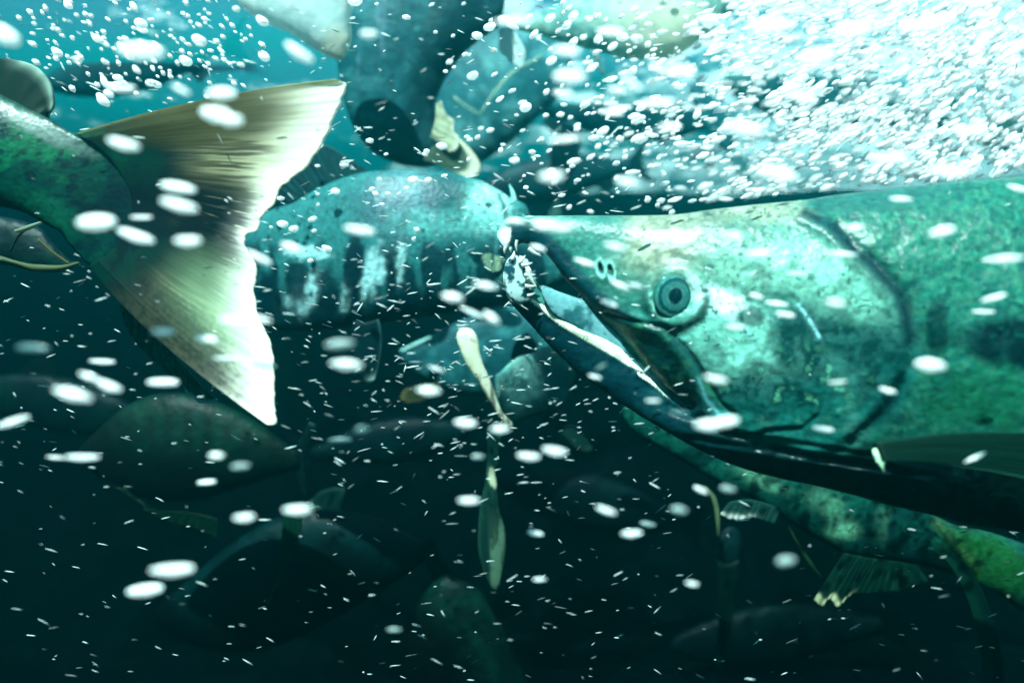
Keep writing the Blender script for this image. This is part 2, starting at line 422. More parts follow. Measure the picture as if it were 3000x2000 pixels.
# ------------------------------------------------------------------ the big salmon on the right
def main_salmon():
    root = empty("salmon", P(2400, 1000, 0.31), "large green salmon with gaping hooked jaws and round eye, filling the right side", "salmon")
    out = [(1505, 637), (1481, 641), (1463, 658), (1456, 682), (1462, 710), (1476, 728), (1495, 733), (1512, 722), (1530, 712), (1560, 720),
           (1596, 742), (1621, 768), (1645, 804), (1672, 836), (1700, 862), (1722, 892), (1755, 930), (1790, 962), (1826, 996), (1860, 1034),
           (1905, 1085), (1960, 1138), (2010, 1176), (2030, 1190), (2000, 1186), (1955, 1160), (1890, 1092), (1852, 1056), (1818, 1014), (1783, 988), (1748, 966),
           (1713, 942), (1680, 922), (1645, 905), (1612, 884), (1590, 858), (1572, 824), (1556, 790), (1540, 770), (1512, 748), (1494, 752),
           (1482, 770), (1475, 798), (1475, 828), (1482, 860), (1498, 889), (1523, 918), (1558, 955), (1593, 995), (1628, 1031), (1663, 1064), (1698, 1097),
           (1771, 1146), (1812, 1176), (1874, 1217), (1937, 1254), (1999, 1291), (2061, 1324), (2123, 1352), (2206, 1381), (2289, 1402), (2372, 1419),
           (2475, 1443), (2579, 1472), (2700, 1501), (2850, 1535), (3000, 1562), (3300, 1600), (3600, 1600), (3950, 1540), (4250, 1400), (4350, 1150), (4300, 900), (4050, 640), (3700, 520), (3300, 498),
           (3000, 517), (2848, 527), (2670, 545), (2446, 571), (2357, 585), (2223, 598), (2089, 613), (1979, 628), (1856, 631), (1716, 631), (1575, 632), (1540, 633)]
    def depth(px, py):
        t = np.clip((px-1450)/1550, 0, 1.2)
        return 0.345-0.045*t
    gill = [(2360, 622), (2444, 668), (2502, 730), (2559, 776), (2597, 821), (2636, 860), (2655, 921), (2663, 997), (2660, 1080), (2610, 1180), (2500, 1285), (2380, 1340)]
    preop = [(2325, 870), (2370, 930), (2420, 1010), (2425, 1110), (2415, 1170), (2396, 1215), (2351, 1254), (2250, 1262), (2206, 1278)]
    maxl = [(1600, 735), (1660, 800), (1730, 870), (1830, 930), (1930, 975), (1990, 1040), (2030, 1110), (2062, 1190), (2120, 1250)]
    maxu = [(1780, 915), (1850, 940), (1950, 960), (2010, 1020), (2060, 1100), (2110, 1180), (2150, 1215)]
    jaw = [(1540, 800), (1650, 960), (1800, 1090), (1960, 1190), (2150, 1275), (2350, 1330), (2600, 1370)]
    strip = [(1545, 872), (1596, 906), (1645, 942), (1702, 972), (1760, 1000), (1810, 1030), (1860, 1064), (1900, 1090)]
    strip2 = [(1870, 1095), (1920, 1122), (1960, 1150), (2012, 1184)]
    def relief(px, py):
        r = np.zeros(px.shape)
        e = np.hypot(px-1979, py-867)
        r += 9*np.exp(-((e-80)/22)**2)-5*np.exp(-((e-108)/18)**2)
        r -= 18*(1-sst(30, 62, e))
        g = dpoly(px, py, gill[1:]); r -= 10*np.exp(-(g/24)**2)*sst(2420, 2520, px+0.8*np.abs(py-700))
        r += 12*np.exp(-((dpoly(px+28, py-6, gill))/24)**2)
        r -= 4*np.exp(-(dpoly(px, py, preop)/9)**2)
        r += 3*np.exp(-(dpoly(px, py+12, preop)/12)**2)
        r -= 10*np.exp(-(dpoly(px, py, maxu)/8)**2)
        r += 14*np.exp(-(dpoly(px, py+2, maxl)/24)**2)
        r += 9*np.exp(-(dpoly(px, py, strip)/13)**2)+9*np.exp(-(dpoly(px, py, strip2)/11)**2)
        r -= 14*np.exp(-(dpoly(px, py, jaw[3:])/14)**2)
        for c in ((1760, 787), (1789, 794)):
            u, v = rot_xy(px-c[0], py-c[1], -12)
            q = np.hypot(u/10, v/20)
            r += 3*np.exp(-((q-1.4)/0.5)**2)-9*(1-sst(0.4, 1.1, q))
        r += 14*(fbm(px, py, 130, 3, 3)-0.5)+3.5*(fbm(px*0.6, py, 22, 8, 3)-0.5)
        # throat rays under the gill cover
        m = blob(px, py, 2330, 1330, 330, 45, 8, 0.5)
        r += 4*m*np.sin((py-0.16*px)/5.5)
        return r
    DK = lin(2, 62, 74); MID = lin(34, 150, 138); LT = lin(140, 214, 188); CREAM = lin(222, 232, 200); GRN = lin(20, 128, 92); BLK = lin(3, 26, 34); WH = lin(225, 240, 228)
    def col(px, py):
        n1 = fbm(px, py, 120, 1, 4); n2 = fbm(px, py, 30, 5, 4); n3 = fbm(px, py, 13, 12, 3)
        c = np.tile(MID, (len(px), 1))
        c = mix(c, lin(80, 160, 148), sst(0.40, 0.62, n1)*0.7)
        # forehead and brow
        c = mix(c, LT*0.62, blob(px, py, 2050, 740, 330, 140, 4, 0.6, 0.25, 3)*0.9)
        c = mix(c, CREAM*0.62, blob(px, py, 1930, 700, 130, 90, 0, 0.6, 0.2, 4)*0.9)
        c = mix(c, CREAM*0.6, blob(px, py, 2190, 625, 210, 40, -6, 0.7, 0.2, 5)*0.8)
        c = mix(c, lin(110, 180, 165), blob(px, py, 1600, 650, 160, 26, 0, 0.7, 0.15, 5)*0.85)
        c = mix(c, lin(60, 160, 150), blob(px, py, 1770, 690, 60, 70, 20, 0.7, 0.3, 6)*0.8)
        c = mix(c, lin(40, 130, 120), blob(px, py, 2160, 680, 70, 45, 0, 0.6, 0.4, 16)*0.7)
        # cheek
        c = mix(c, lin(126, 200, 182), blob(px, py, 2160, 1000, 190, 110, 18, 0.6, 0.4, 7)*0.9)
        c = mix(c, lin(205, 238, 230), blob(px, py, 2110, 880, 110, 34, 24, 0.6, 0.3, 8)*0.8)
        c = mix(c, lin(124, 196, 174), blob(px, py, 2480, 850, 160, 110, 20, 0.5, 0.4, 9)*0.9)
        c = mix(c, lin(140, 205, 180), blob(px, py, 2300, 760, 190, 80, 10, 0.7, 0.35, 19)*0.6)
        # dark ragged patches of the spawning mask
        dk = np.maximum.reduce([blob(px, py, 2350, 1020, 80, 110, -10, 0.35, 0.55, 11), blob(px, py, 2250, 1150, 200, 70, 0, 0.4, 0.6, 12),
                                blob(px, py, 2520, 1010, 130, 70, 20, 0.4, 0.5, 13), blob(px, py, 2195, 925, 36, 26, 0, 0.4, 0.4, 14),
                                blob(px, py, 2600, 1120, 90, 120, 10, 0.5, 0.4, 15)])
        c = mix(c, lin(4, 84, 84), dk*(0.55+0.45*sst(0.40, 0.58, n2)))
        c = mix(c, lin(110, 205, 165), sst(0.60, 0.70, n2)*blob(px, py, 2320, 1120, 220, 110, 0, 0.5)*0.7)
        # body behind the gill cover
        body = sst(0, 40, px-np.interp(py, [600, 670, 730, 780, 860, 1000, 1080, 1180, 1285, 1400], [2340, 2430, 2495, 2555, 2640, 2680, 2675, 2630, 2520, 2380]))
        bc = np.tile(lin(32, 138, 118), (len(px), 1))
        bc = mix(bc, lin(78, 168, 136), sst(0.42, 0.68, n3)*0.7)
        bc = mix(bc, lin(0, 92, 92), sst(0.55, 0.72, fbm(px, py, 22, 31, 3))*0.75)
        bc = mix(bc, lin(52, 124, 122), blob(px, py, 2560, 575, 240, 50, -5, 0.6, 0.2, 22)*0.7)
        bc = mix(bc, lin(2, 52, 58), blob(px, py, 3050, 1010, 260, 75, 4, 0.25, 0.3, 23))
        bc = mix(bc, lin(2, 60, 62), blob(px, py, 2745, 960, 32, 90, 0, 0.4, 0.4, 24)*0.9)
        bc = mix(bc, lin(26, 128, 92), blob(px, py, 2900, 1180, 200, 90, 0, 0.5, 0.5, 25)*0.85)
        bc = mix(bc, lin(6, 46, 44), sst(1270, 1340, py+40*(n1-0.5)))  # dark mottled belly, with the underside's shade put into the colour
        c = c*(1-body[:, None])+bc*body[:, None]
        # dark band along the gill groove
        c = mix(c, lin(0, 50, 66), np.exp(-(dpoly(px, py, gill[:8])/np.interp(py, [620, 700, 900, 1000], [12, 28, 24, 20]))**2)*0.95*sst(0.22, 0.5, n2+0.12))
        # dark jaws
        up = [(1500, 700), (1560, 705), (1630, 752), (1700, 830), (1780, 905), (1850, 960), (1930, 1030), (1990, 1110), (2030, 1180)]
        c = mix(c, lin(0, 66, 80), np.exp(-(dpoly(px, py, up)/30)**4)*0.95)
        c = mix(c, lin(0, 66, 80), np.exp(-(dpoly(px, py, [(1500, 670), (1560, 680), (1600, 705), (1650, 760)])/26)**4)*0.9)
        mx_ = inside(px, py, [(1800, 930), (1880, 940), (1960, 965), (2040, 1040), (2090, 1130), (2120, 1200), (2060, 1195), (2010, 1180), (1960, 1135), (1860, 1030)])
        c = mix(c, lin(10, 84, 82), mx_*0.9); c = mix(c, lin(60, 150, 110), mx_*sst(0.5, 0.66, n2)*0.7)
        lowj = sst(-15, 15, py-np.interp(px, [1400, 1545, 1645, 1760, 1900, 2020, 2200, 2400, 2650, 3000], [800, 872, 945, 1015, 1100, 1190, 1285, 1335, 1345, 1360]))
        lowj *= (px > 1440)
        c = mix(c, lin(4, 62, 76), lowj*(px < 2900)*(1-0.5*sst(1900, 2400, px))); c = mix(c, lin(2, 34, 42), lowj*sst(1850, 2300, px)*(px < 2900))  # jaw's own dark tone; further back, throat shade mixed into the colour
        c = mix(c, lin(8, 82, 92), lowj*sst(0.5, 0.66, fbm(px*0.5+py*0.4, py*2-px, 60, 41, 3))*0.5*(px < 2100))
        c = mix(c, lin(26, 120, 112), np.exp(-(dpoly(px, py, preop[4:])/9)**2)*0.9)
        c = mix(c, lin(150, 220, 225), np.exp(-(dpoly(px, py, [(2340, 890), (2375, 940), (2400, 985)])/8)**2)*0.8)
        c = mix(c, lin(110, 190, 200), np.exp(-(dpoly(px, py, [(2045, 1110), (2070, 1170), (2120, 1230)])/7)**2)*0.8)
        # white gum strips
        wd = np.interp(px, [1545, 1640, 1760, 1840, 1900], [3, 11, 19, 16, 4])
        c = mix(c, lin(228, 242, 214), 1-sst(0.8, 1.2, dpoly(px, py, strip)/wd))
        wd = np.interp(px, [1870, 1950, 2012], [3, 13, 3])
        c = mix(c, lin(222, 240, 220), 1-sst(0.8, 1.2, dpoly(px, py, strip2)/wd))
        # toothed gristle at both jaw tips
        tip = ((px < 1560-(py-780)*0.25) & (py > 735) & (py < 885))*1.0
        c = mix(c, WH, tip*sst(0.30, 0.45, n2)); c = mix(c, lin(20, 110, 130), tip*sst(0.56, 0.62, fbm(px, py, 24, 77, 3)))
        c = mix(c, WH, blob(px, py, 1478, 692, 22, 30, 10, 0.3, 0.5, 51)*0.9)
        c = mix(c, lin(150, 212, 220), np.exp(-(dpoly(px, py, [(1512, 642), (1478, 652), (1464, 678), (1466, 708), (1480, 724)])/7)**2)*0.8)
        # skin round the eye
        e = np.hypot(px-1979, py-867)
        c = mix(c, lin(150, 215, 195), np.exp(-((e-74)/12)**2)*0.6*sst(0.38, .6, n2)); c = mix(c, lin(10, 90, 92), np.exp(-((e-92)/12)**2)*0.6*sst(780, 900, py))
        for q in ((1760, 787), (1789, 794)):
            u, v = rot_xy(px-q[0], py-q[1], -12); r = np.hypot(u/8, v/17)
            c = mix(c, lin(150, 225, 215), np.exp(-((r-1.5)/0.45)**2)*0.6); c = mix(c, BLK, (1-sst(0.7, 1.1, r))*(0.95 if q[0] < 1770 else 0.7)*sst(-1.2, 0.6, u/9+(0.9 if q[0] < 1770 else 0)))
        c = c*(0.88+0.34*fbm(px, py*1.3, 16, 92, 4))[:, None]
        c = mix(c, lin(40, 118, 116), sst(0.50, 0.66, fbm(px, py, 44, 93, 5))*0.24*(px > 1850))
        sp_ = sst(0.70, 0.75, fbm(px, py, 12, 90, 2))*(py < 1000)*(px > 2050)
        c = mix(c, lin(20, 110, 110), sp_*0.6)
        return c
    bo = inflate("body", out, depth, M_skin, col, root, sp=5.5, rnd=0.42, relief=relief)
    co = np.array([v_.co[:] for v_ in bo.data.vertices]); co = co[:len(co)//2+400]
    ee = np.hypot(co[:, 0]/co[:, 1]*F+1500-1979, -co[:, 2]/co[:, 1]*F+1000-867)
    EYE_D = float(np.median(co[(ee > 56) & (ee < 74) & (co[:, 1] < 0.325), 1]))+0.0012
    # eye: domed disc with iris and pupil
    d = 0.2615
    def surf(px):
        return d
    V = []; Fc = []; C = []
    nr, ns_ = 22, 48; R = 66.0
    ex, ey = 1979, 867
    for i in range(nr+1):
        r = i/nr
        for k in range(ns_):
            an = 2*math.pi*k/ns_; px = ex+R*r*math.cos(an); py = ey+R*r*math.sin(an)
            dome = 19*math.sqrt(max(0, 1-(r*0.93)**2))
            V.append((px, py, dome)); q = r*R
            nn = float(fbm(np.array([px]), np.array([py]), 12, 5, 3)[0])
            qq = q+(nn-0.5)*5+1.5*math.sin(an*2+1)
            st_ = [(0, (4, 50, 62)), (19, (4, 46, 60)), (24, (96, 168, 160)), (28, (70, 150, 146)), (40, (60, 148, 142)), (45, (10, 82, 90)), (50, (20, 92, 96)), (55, (92, 176, 160)), (66, (40, 124, 118))]
            c = np.array([np.interp(qq, [z[0] for z in st_], [z[1][ch] for z in st_]) for ch in range(3)])
            c = lin(*c)*(0.7+0.6*nn)
            C.append(c)
    for i in range(nr):
        for k in range(ns_):
            a = i*ns_+k; b = i*ns_+(k+1) % ns_
            Fc.append((a, a+ns_, b+ns_, b))
    m0 = len(V)
    pv = []
    for (px, py, dm) in V:
        dd = EYE_D-dm*EYE_D/F; pv.append(P(px, py, dd))
    for k in range(ns_):   # skirt
        px, py, dm = V[nr*ns_+k]; pv.append(P(px, py, EYE_D+0.012)); C.append(lin(20, 90, 90))
    for k in range(ns_):
        a = nr*ns_+k; b = nr*ns_+(k+1) % ns_
        Fc.append((a, m0+k, m0+(k+1) % ns_, b))
    o = link("eye", make_mesh("eye", pv, Fc, np.array(C)), M_eye); child_of(o, root)
    # mouth lining between the jaws (far side of the gape)
    inflate("mouth_lining", [(1585, 838), (1640, 855), (1690, 872), (1712, 880), (1760, 935), (1800, 968), (1850, 1015), (1905, 1078), (1960, 1135), (2020, 1190), (2050, 1230), (1960, 1200), (1850, 1090), (1760, 1010), (1680, 960), (1610, 910)],
            0.334, M_flesh, lambda x, y: mix(np.tile(lin(122, 186, 192), (len(x), 1)), lin(60, 140, 150), sst(0.5, 0.7, fbm(x, y, 40, 4))), root, sp=7, rnd=0.25)
    inflate("upper_gum", [(1612, 756), (1640, 790), (1672, 830), (1705, 862), (1735, 898), (1775, 940), (1820, 990), (1850, 1020), (1838, 985), (1790, 935), (1745, 885), (1700, 835), (1655, 780)],
            0.351, M_flesh, lambda x, y: np.tile(lin(120, 195, 200), (len(x), 1)), root, sp=6, rnd=0.5)
    # teeth
    def tooth(x, y, l, wd, ang, dd=0.338):
        a = math.radians(ang); dx, dy = math.cos(a), math.sin(a)
        tube("tooth", [(x, y), (x+dx*l*0.5-dy*l*0.06, y+dy*l*0.5+dx*l*0.06), (x+dx*l, y+dy*l)], [wd, wd*0.8, 0.6], dd, M_tooth, lin(235, 240, 232), root, 7)
    inflate("jaw_tip_gum", [(1484, 768), (1500, 752), (1522, 748), (1545, 760), (1552, 775), (1538, 782), (1550, 800), (1540, 812), (1560, 822), (1548, 836), (1566, 848), (1552, 862), (1556, 876), (1530, 890), (1505, 884), (1486, 860), (1478, 825), (1477, 790)],
            0.333, M_flesh, lambda x, y: mix(np.tile(lin(178, 212, 210), (len(x), 1)), lin(20, 96, 112), sst(0.50, 0.60, fbm(x, y, 22, 4))), root, sp=4, rnd=0.5, smooth_outline=True)
    for (x, y, l, wd, an) in [(1528, 778, 34, 7, -16), (1536, 806, 34, 7, -4), (1538, 838, 34, 7, -2), (1500, 760, 26, 7, -75), (1545, 790, 58, 8, 62), (1520, 770, 30, 6, -50),
                              (1545, 866, 24, 5, -20), (1482, 722, 22, 6, 100), (1514, 704, 32, 5, 90), (1496, 724, 16, 5, 85), (1548, 728, 44, 7, 30)]:
        tooth(x, y, l, wd, an, 0.330)
    up = resample([(1700, 858), (1722, 890), (1755, 928), (1790, 960), (1830, 998)], 13)
    for k, q in enumerate(up): tooth(q[0], q[1], 15+(k % 3)*3, 3.4, 118, 0.342)
    lo = resample([(1585, 872), (1645, 905), (1713, 942), (1783, 988), (1850, 1050)], 20)
    for k, q in enumerate(lo): tooth(q[0], q[1]+4, 17+(k % 2)*4, 4.0, -64, 0.346)
    for k in range(7): tube("gristle", [(1486+k*5, 845+k*4), (1490+k*6, 862+k*5), (1500+k*8, 884+k*4)], [3, 2, 0.6], 0.333, M_tooth, lin(215, 235, 228), root, 6)
    # pectoral fin swept back along the belly
    def pc(u, v, px, py):
        c = np.tile(lin(8, 70, 62), (len(u), 1))
        c = mix(c, lin(30, 120, 96), sst(0.1, 0.6, np.sin(u*34*math.pi)*0.5+0.5)*0.5)
        c = mix(c, lin(90, 190, 170), sst(0.94, 1.0, u))
        return c
    fin("pectoral_fin", [(2560, 1295), (2570, 1325), (2578, 1352)], [(2900, 1265), (2900, 1330), (2890, 1378)], [(3300, 1290), (3320, 1380), (3260, 1470)], 0.262, M_fin, pc, root, nu=60, nv=30, rays=14, th=0.0012, corr=0.0008)
    inflate("pectoral_base", [(2556, 1318), (2575, 1312), (2590, 1325), (2610, 1320), (2606, 1345), (2592, 1362), (2590, 1380), (2572, 1362), (2562, 1345)], 0.262, M_flesh, lambda x, y: np.tile(lin(190, 235, 190), (len(x), 1)), root, sp=5, rnd=0.5)
main_salmon()

# ------------------------------------------------------------------ the salmon leaving on the left: stalk and spread tail
def left_salmon():
    root = empty("salmon", P(150, 520, 0.32), "green mottled salmon at the left edge with wide spread pale tail fin", "salmon")
    DG = lin(2, 60, 62); G = lin(8, 112, 84); GR = lin(150, 175, 165)
    def col(px, py):
        n1 = fbm(px, py, 90, 2); n2 = fbm(px+0.4*py, py, 30, 6)
        c = np.tile(lin(4, 84, 72), (len(px), 1))
        c = mix(c, lin(14, 134, 92), sst(0.46, 0.62, n1)*blob(px, py, 130, 480, 260, 130, 15, 0.6))
        c = mix(c, lin(2, 42, 56), sst(0.5, 0.62, n2)*0.8)
        c = mix(c, lin(150, 178, 172), blob(px, py, 120, 375, 150, 26, 27, 0.5, 0.35, 3)*0.85)
        c = mix(c, lin(20, 120, 92), blob(px, py, 150, 620, 120, 45, 28, 0.5, 0.5, 4)*0.8)
        c = mix(c, lin(2, 34, 48), blob(px, py, 380, 610, 160, 90, 0, 0.5, 0.3, 9)*0.9)
        return c
    inflate("body", [(-560, 200), (-300, 180), (-100, 235), (0, 276), (98, 325), (143, 347), (192, 378), (228, 398), (290, 425), (360, 470), (420, 540), (440, 610), (420, 680), (360, 745), (300, 782), (262, 776),
                     (232, 749), (196, 709), (179, 682), (129, 655), (67, 622), (0, 606), (-100, 600), (-300, 640), (-560, 620), (-700, 420)],
            lambda x, y: 0.325-0.02*np.clip(-x/500, 0, 1)+0.0*x, M_skin, col, root, sp=7, rnd=0.30, thk=lambda x, y: 1-0.975*sst(0, 330, x))
    bodycol = col
    def tc(u, v, px, py):
        st = fbm(u*150, v*3.5, 1.0, 11, 3); st2 = fbm(u*60, v*2.2, 1.0, 14, 3); sp_ = fbm(px, py, 9, 15, 2)
        c = np.tile(lin(196, 194, 150), (len(u), 1))
        c = mix(c, lin(222, 220, 188), sst(0.45, 0.85, v))
        c = mix(c, lin(120, 108, 78), sst(0.50, 0.66, st)*(1-sst(0.55, 0.85, v))*0.85)
        c = mix(c, lin(110, 104, 60), sst(0.54, 0.70, st2)*(1-sst(0.6, 0.95, v))*0.7)
        c = mix(c, lin(2, 48, 56), (1-sst(0.20, 0.48, v+0.10*(st2-0.5)))*0.95)
        # dark wedge between the lobes
        wdg = blob(u, v, 0.50, 0.40, 0.17, 0.66, 0, 0.35)
        c = mix(c, lin(2, 34, 44), wdg*sst(0.24, 0.42, st+0.10))
        wdg = blob(u, v, 0.54, 0.5, 0.05, 0.6, 0, 0.5)
        c = mix(c, lin(2, 34, 44), wdg*sst(0.40, 0.5, st))
        wdg = blob(u, v, 0.68, 0.25, 0.08, 0.6, 0, 0.5)
        c = mix(c, lin(6, 56, 58), wdg*0.9)
        # speckled lower leading edge
        low = sst(0.74, 0.88, u)
        c = mix(c, lin(112, 116, 96), low*(1-sst(0.72, 1.0, v))*0.85)
        c = mix(c, lin(66, 78, 70), low*sst(0.5, 0.6, sp_)*(1-sst(0.75, 1.0, v))*0.7)
        mid = blob(u, v, 0.74, 0.75, 0.16, 0.35, 0, 0.5)
        c = mix(c, lin(176, 214, 168), mid*0.7)
        c = mix(c, lin(255, 250, 240), sst(0.62, 1.08, v+0.16*(st-0.5))*0.95)  # backlit glow of the margin painted as white
        bm_ = (1-sst(0.16, 0.42, v+0.14*(st2-0.5)+0.10*np.abs(u-0.45)))[:, None]
        c = c*(1-bm_)+bodycol(px, py)*bm_
        c = mix(c, lin(200, 200, 130), (1-sst(0, 0.025, u))*0.8)
        up = blob(u, v, 0.08, 0.45, 0.10, 0.35, 0, 0.5); c = mix(c, lin(130, 124, 66), up*0.7)
        return c
    fin("tail_fin", [(222, 392), (300, 440), (365, 520), (395, 600), (370, 690), (320, 750), (262, 778)],
        [(600, 292), (625, 380), (640, 470), (620, 560), (585, 660), (560, 740), (540, 840), (500, 960), (470, 1000)],
        [(985, 232), (1014, 252), (988, 325), (944, 421), (893, 491), (823, 548), (800, 600), (766, 632), (758, 668), (716, 694), (724, 734), (752, 779), (746, 830), (748, 890), (758, 935), (785, 985), (799, 1040), (801, 1100), (805, 1180), (810, 1238), (786, 1246)],
        0.325, M_fin, tc, root, nu=420, nv=110, th=0.0022, rays=46, corr=0.00003, rag=7, d1=0.300, seed=3, bend=0.012)
    def ac(u, v, px, py):
        c = np.tile(lin(10, 66, 50), (len(u), 1))
        c = mix(c, lin(170, 205, 190), sst(0.62, 0.95, v)*sst(0.1, 0.35, u)); return c
    fin("adipose_fin", [(-40, 320), (20, 310), (98, 330), (140, 348)], [(-20, 235), (60, 238), (120, 290), (145, 345)], [(-30, 172), (40, 176), (110, 198), (150, 250), (158, 310), (140, 344)], 0.335, M_fin, ac, root, nu=40, nv=20, th=0.003, rays=5, corr=0.0003)
    def an(u, v, px, py):
        c = np.tile(lin(10, 100, 96), (len(u), 1))
        c = mix(c, lin(70, 170, 150), sst(0.4, 0.7, fbm(u*60, v*3, 1, 5))*0.8); c = mix(c, lin(130, 220, 215), sst(0.7, 1, v)*sst(0.6, 0.8, u)); return c
    fin("anal_fin", [(360, 860), (430, 950), (520, 1050), (600, 1140)], None, [(352, 905), (385, 985), (470, 1075), (530, 1125), (560, 1165), (600, 1180), (640, 1170)], 0.36, M_fin, an, root, nu=60, nv=16, rays=16, rag=8, seed=5)
left_salmon()

# ------------------------------------------------------------------ striped salmon in the middle
def striped_salmon():
    root = empty("salmon", P(1100, 740, 0.56), "broad silvery teal salmon with dark ragged bars, crossing the centre behind the big jaws", "salmon")
    D0 = 0.56
    def col(px, py):
        n1 = fbm(px, py, 110, 2); n2 = fbm(px, py*0.6, 34, 6); n3 = fbm(px, py, 8, 9, 2)
        c = np.tile(lin(64, 160, 162), (len(px), 1))
        c = mix(c, lin(110, 178, 184), blob(px, py, 1190, 580, 70, 90, 0, 0.6, 0.35, 1)*0.9)
        c = mix(c, lin(110, 140, 165), blob(px, py, 1150, 600, 90, 90, -20, 0.6, 0.5, 2)*0.55)
        c = mix(c, lin(90, 120, 150), blob(px, py, 1265, 590, 26, 90, -15, 0.6, 0.4, 3)*0.6)
        c = mix(c, lin(30, 118, 128), blob(px, py, 1320, 570, 50, 55, 0, 0.3, 0.2, 4)*0.8)
        c = mix(c, lin(150, 212, 202), blob(px, py, 1430, 600, 75, 80, 15, 0.5, 0.2, 5)*0.9)
        c = mix(c, lin(110, 196, 190), blob(px, py, 1300, 650, 180, 40, 0, 0.6, 0.3, 7)*0.7)
        # bars under the flank
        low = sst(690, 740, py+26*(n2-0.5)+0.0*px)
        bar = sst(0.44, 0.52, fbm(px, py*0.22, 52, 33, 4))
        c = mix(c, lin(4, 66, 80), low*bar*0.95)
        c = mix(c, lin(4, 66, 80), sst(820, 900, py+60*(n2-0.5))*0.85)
        for (x, y, rx, ry, a_) in [(1095, 790, 34, 62, 8), (1012, 865, 15, 48, 8), (905, 850, 38, 66, 14), (1172, 770, 16, 60, 0), (1065, 842, 12, 36, 0), (866, 872, 50, 24, -35), (900, 742, 60, 20, 0)]:
            c = mix(c, lin(160, 212, 214), blob(px, py, x, y, rx, ry, a_, 0.4, 0.8, int(x))*0.9)
        for (x, y, rx, ry, a_) in [(1035, 780, 28, 90, 4), (870, 820, 34, 60, 0), (960, 850, 32, 70, 0), (1148, 820, 14, 60, 0), (790, 860, 34, 70, 0)]:
            c = mix(c, lin(2, 50, 66), blob(px, py, x, y, rx, ry, a_, 0.3, 0.5, int(x)+5)*0.9)
        c = c*(0.82+0.36*n3)[:, None]
        c = mix(c, lin(60, 130, 140), np.exp(-(dpoly(px, py, [(1462, 570), (1482, 620), (1488, 690), (1478, 760)])/5)**2)*0.6)
        return c
    def relief(px, py):
        return 8*np.exp(-(dpoly(px, py, [(1430, 540), (1462, 600), (1475, 690), (1455, 790)])/14)**2)-10*np.exp(-(dpoly(px, py, [(1450, 540), (1482, 600), (1492, 690), (1470, 800)])/6)**2)+6*(fbm(px, py, 60, 5)-0.5)
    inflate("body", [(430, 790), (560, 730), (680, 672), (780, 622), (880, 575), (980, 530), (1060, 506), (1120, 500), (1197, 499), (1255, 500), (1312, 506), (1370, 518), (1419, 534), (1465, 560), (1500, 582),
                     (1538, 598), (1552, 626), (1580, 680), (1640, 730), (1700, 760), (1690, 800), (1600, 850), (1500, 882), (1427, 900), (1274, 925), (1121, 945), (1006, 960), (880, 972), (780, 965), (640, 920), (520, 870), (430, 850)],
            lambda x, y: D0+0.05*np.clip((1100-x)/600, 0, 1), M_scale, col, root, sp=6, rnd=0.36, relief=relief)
    def dc(u, v, px, py):
        c = np.tile(lin(30, 118, 128), (len(u), 1))
        c = mix(c, lin(8, 86, 98), sst(0.45, 0.65, fbm(u*40, v*2, 1, 5))*0.8); c = mix(c, lin(100, 180, 180), sst(0.93, 1, v)*0.8); return c
    fin("dorsal_fin", [(1082, 502), (1010, 525), (930, 555), (850, 595)], None, [(1076, 499), (1018, 461), (945, 423), (860, 440), (780, 560)], 0.575, M_fin, dc, root, nu=70, nv=24, rays=16, seed=2)
    def pf(u, v, px, py):
        c = np.tile(lin(6, 74, 84), (len(u), 1)); c = mix(c, lin(120, 200, 205), sst(0.93, 1, u)); c = mix(c, lin(190, 232, 228), sst(0.82, 1, v)*sst(0.35, .8, u)); return c
    fin("pelvic_fin", [(1035, 940), (1070, 945), (1108, 935)], [(1030, 1025), (1070, 1030), (1117, 1015)], [(1052, 1095), (1070, 1120), (1096, 1116)], 0.55, M_fin, pf, root, nu=34, nv=24, rays=8, seed=4)
    def yc(u, v, px, py):
        return mix(np.tile(lin(90, 170, 150), (len(u), 1)), lin(200, 228, 190), sst(0.3, 0.7, fbm(u*20, v, 1, 4)))
    fin("pectoral_fin", [(1425, 790), (1445, 796), (1466, 792)], None, [(1408, 752), (1432, 744), (1458, 748), (1484, 762)], 0.53, M_film, yc, root, nu=40, nv=14, rays=9, rag=6)
    tube("nose_barb", [(1508, 590), (1502, 565), (1492, 540)], [8, 6, 1], 0.56, M_flesh, lin(150, 220, 215), root)
striped_salmon()

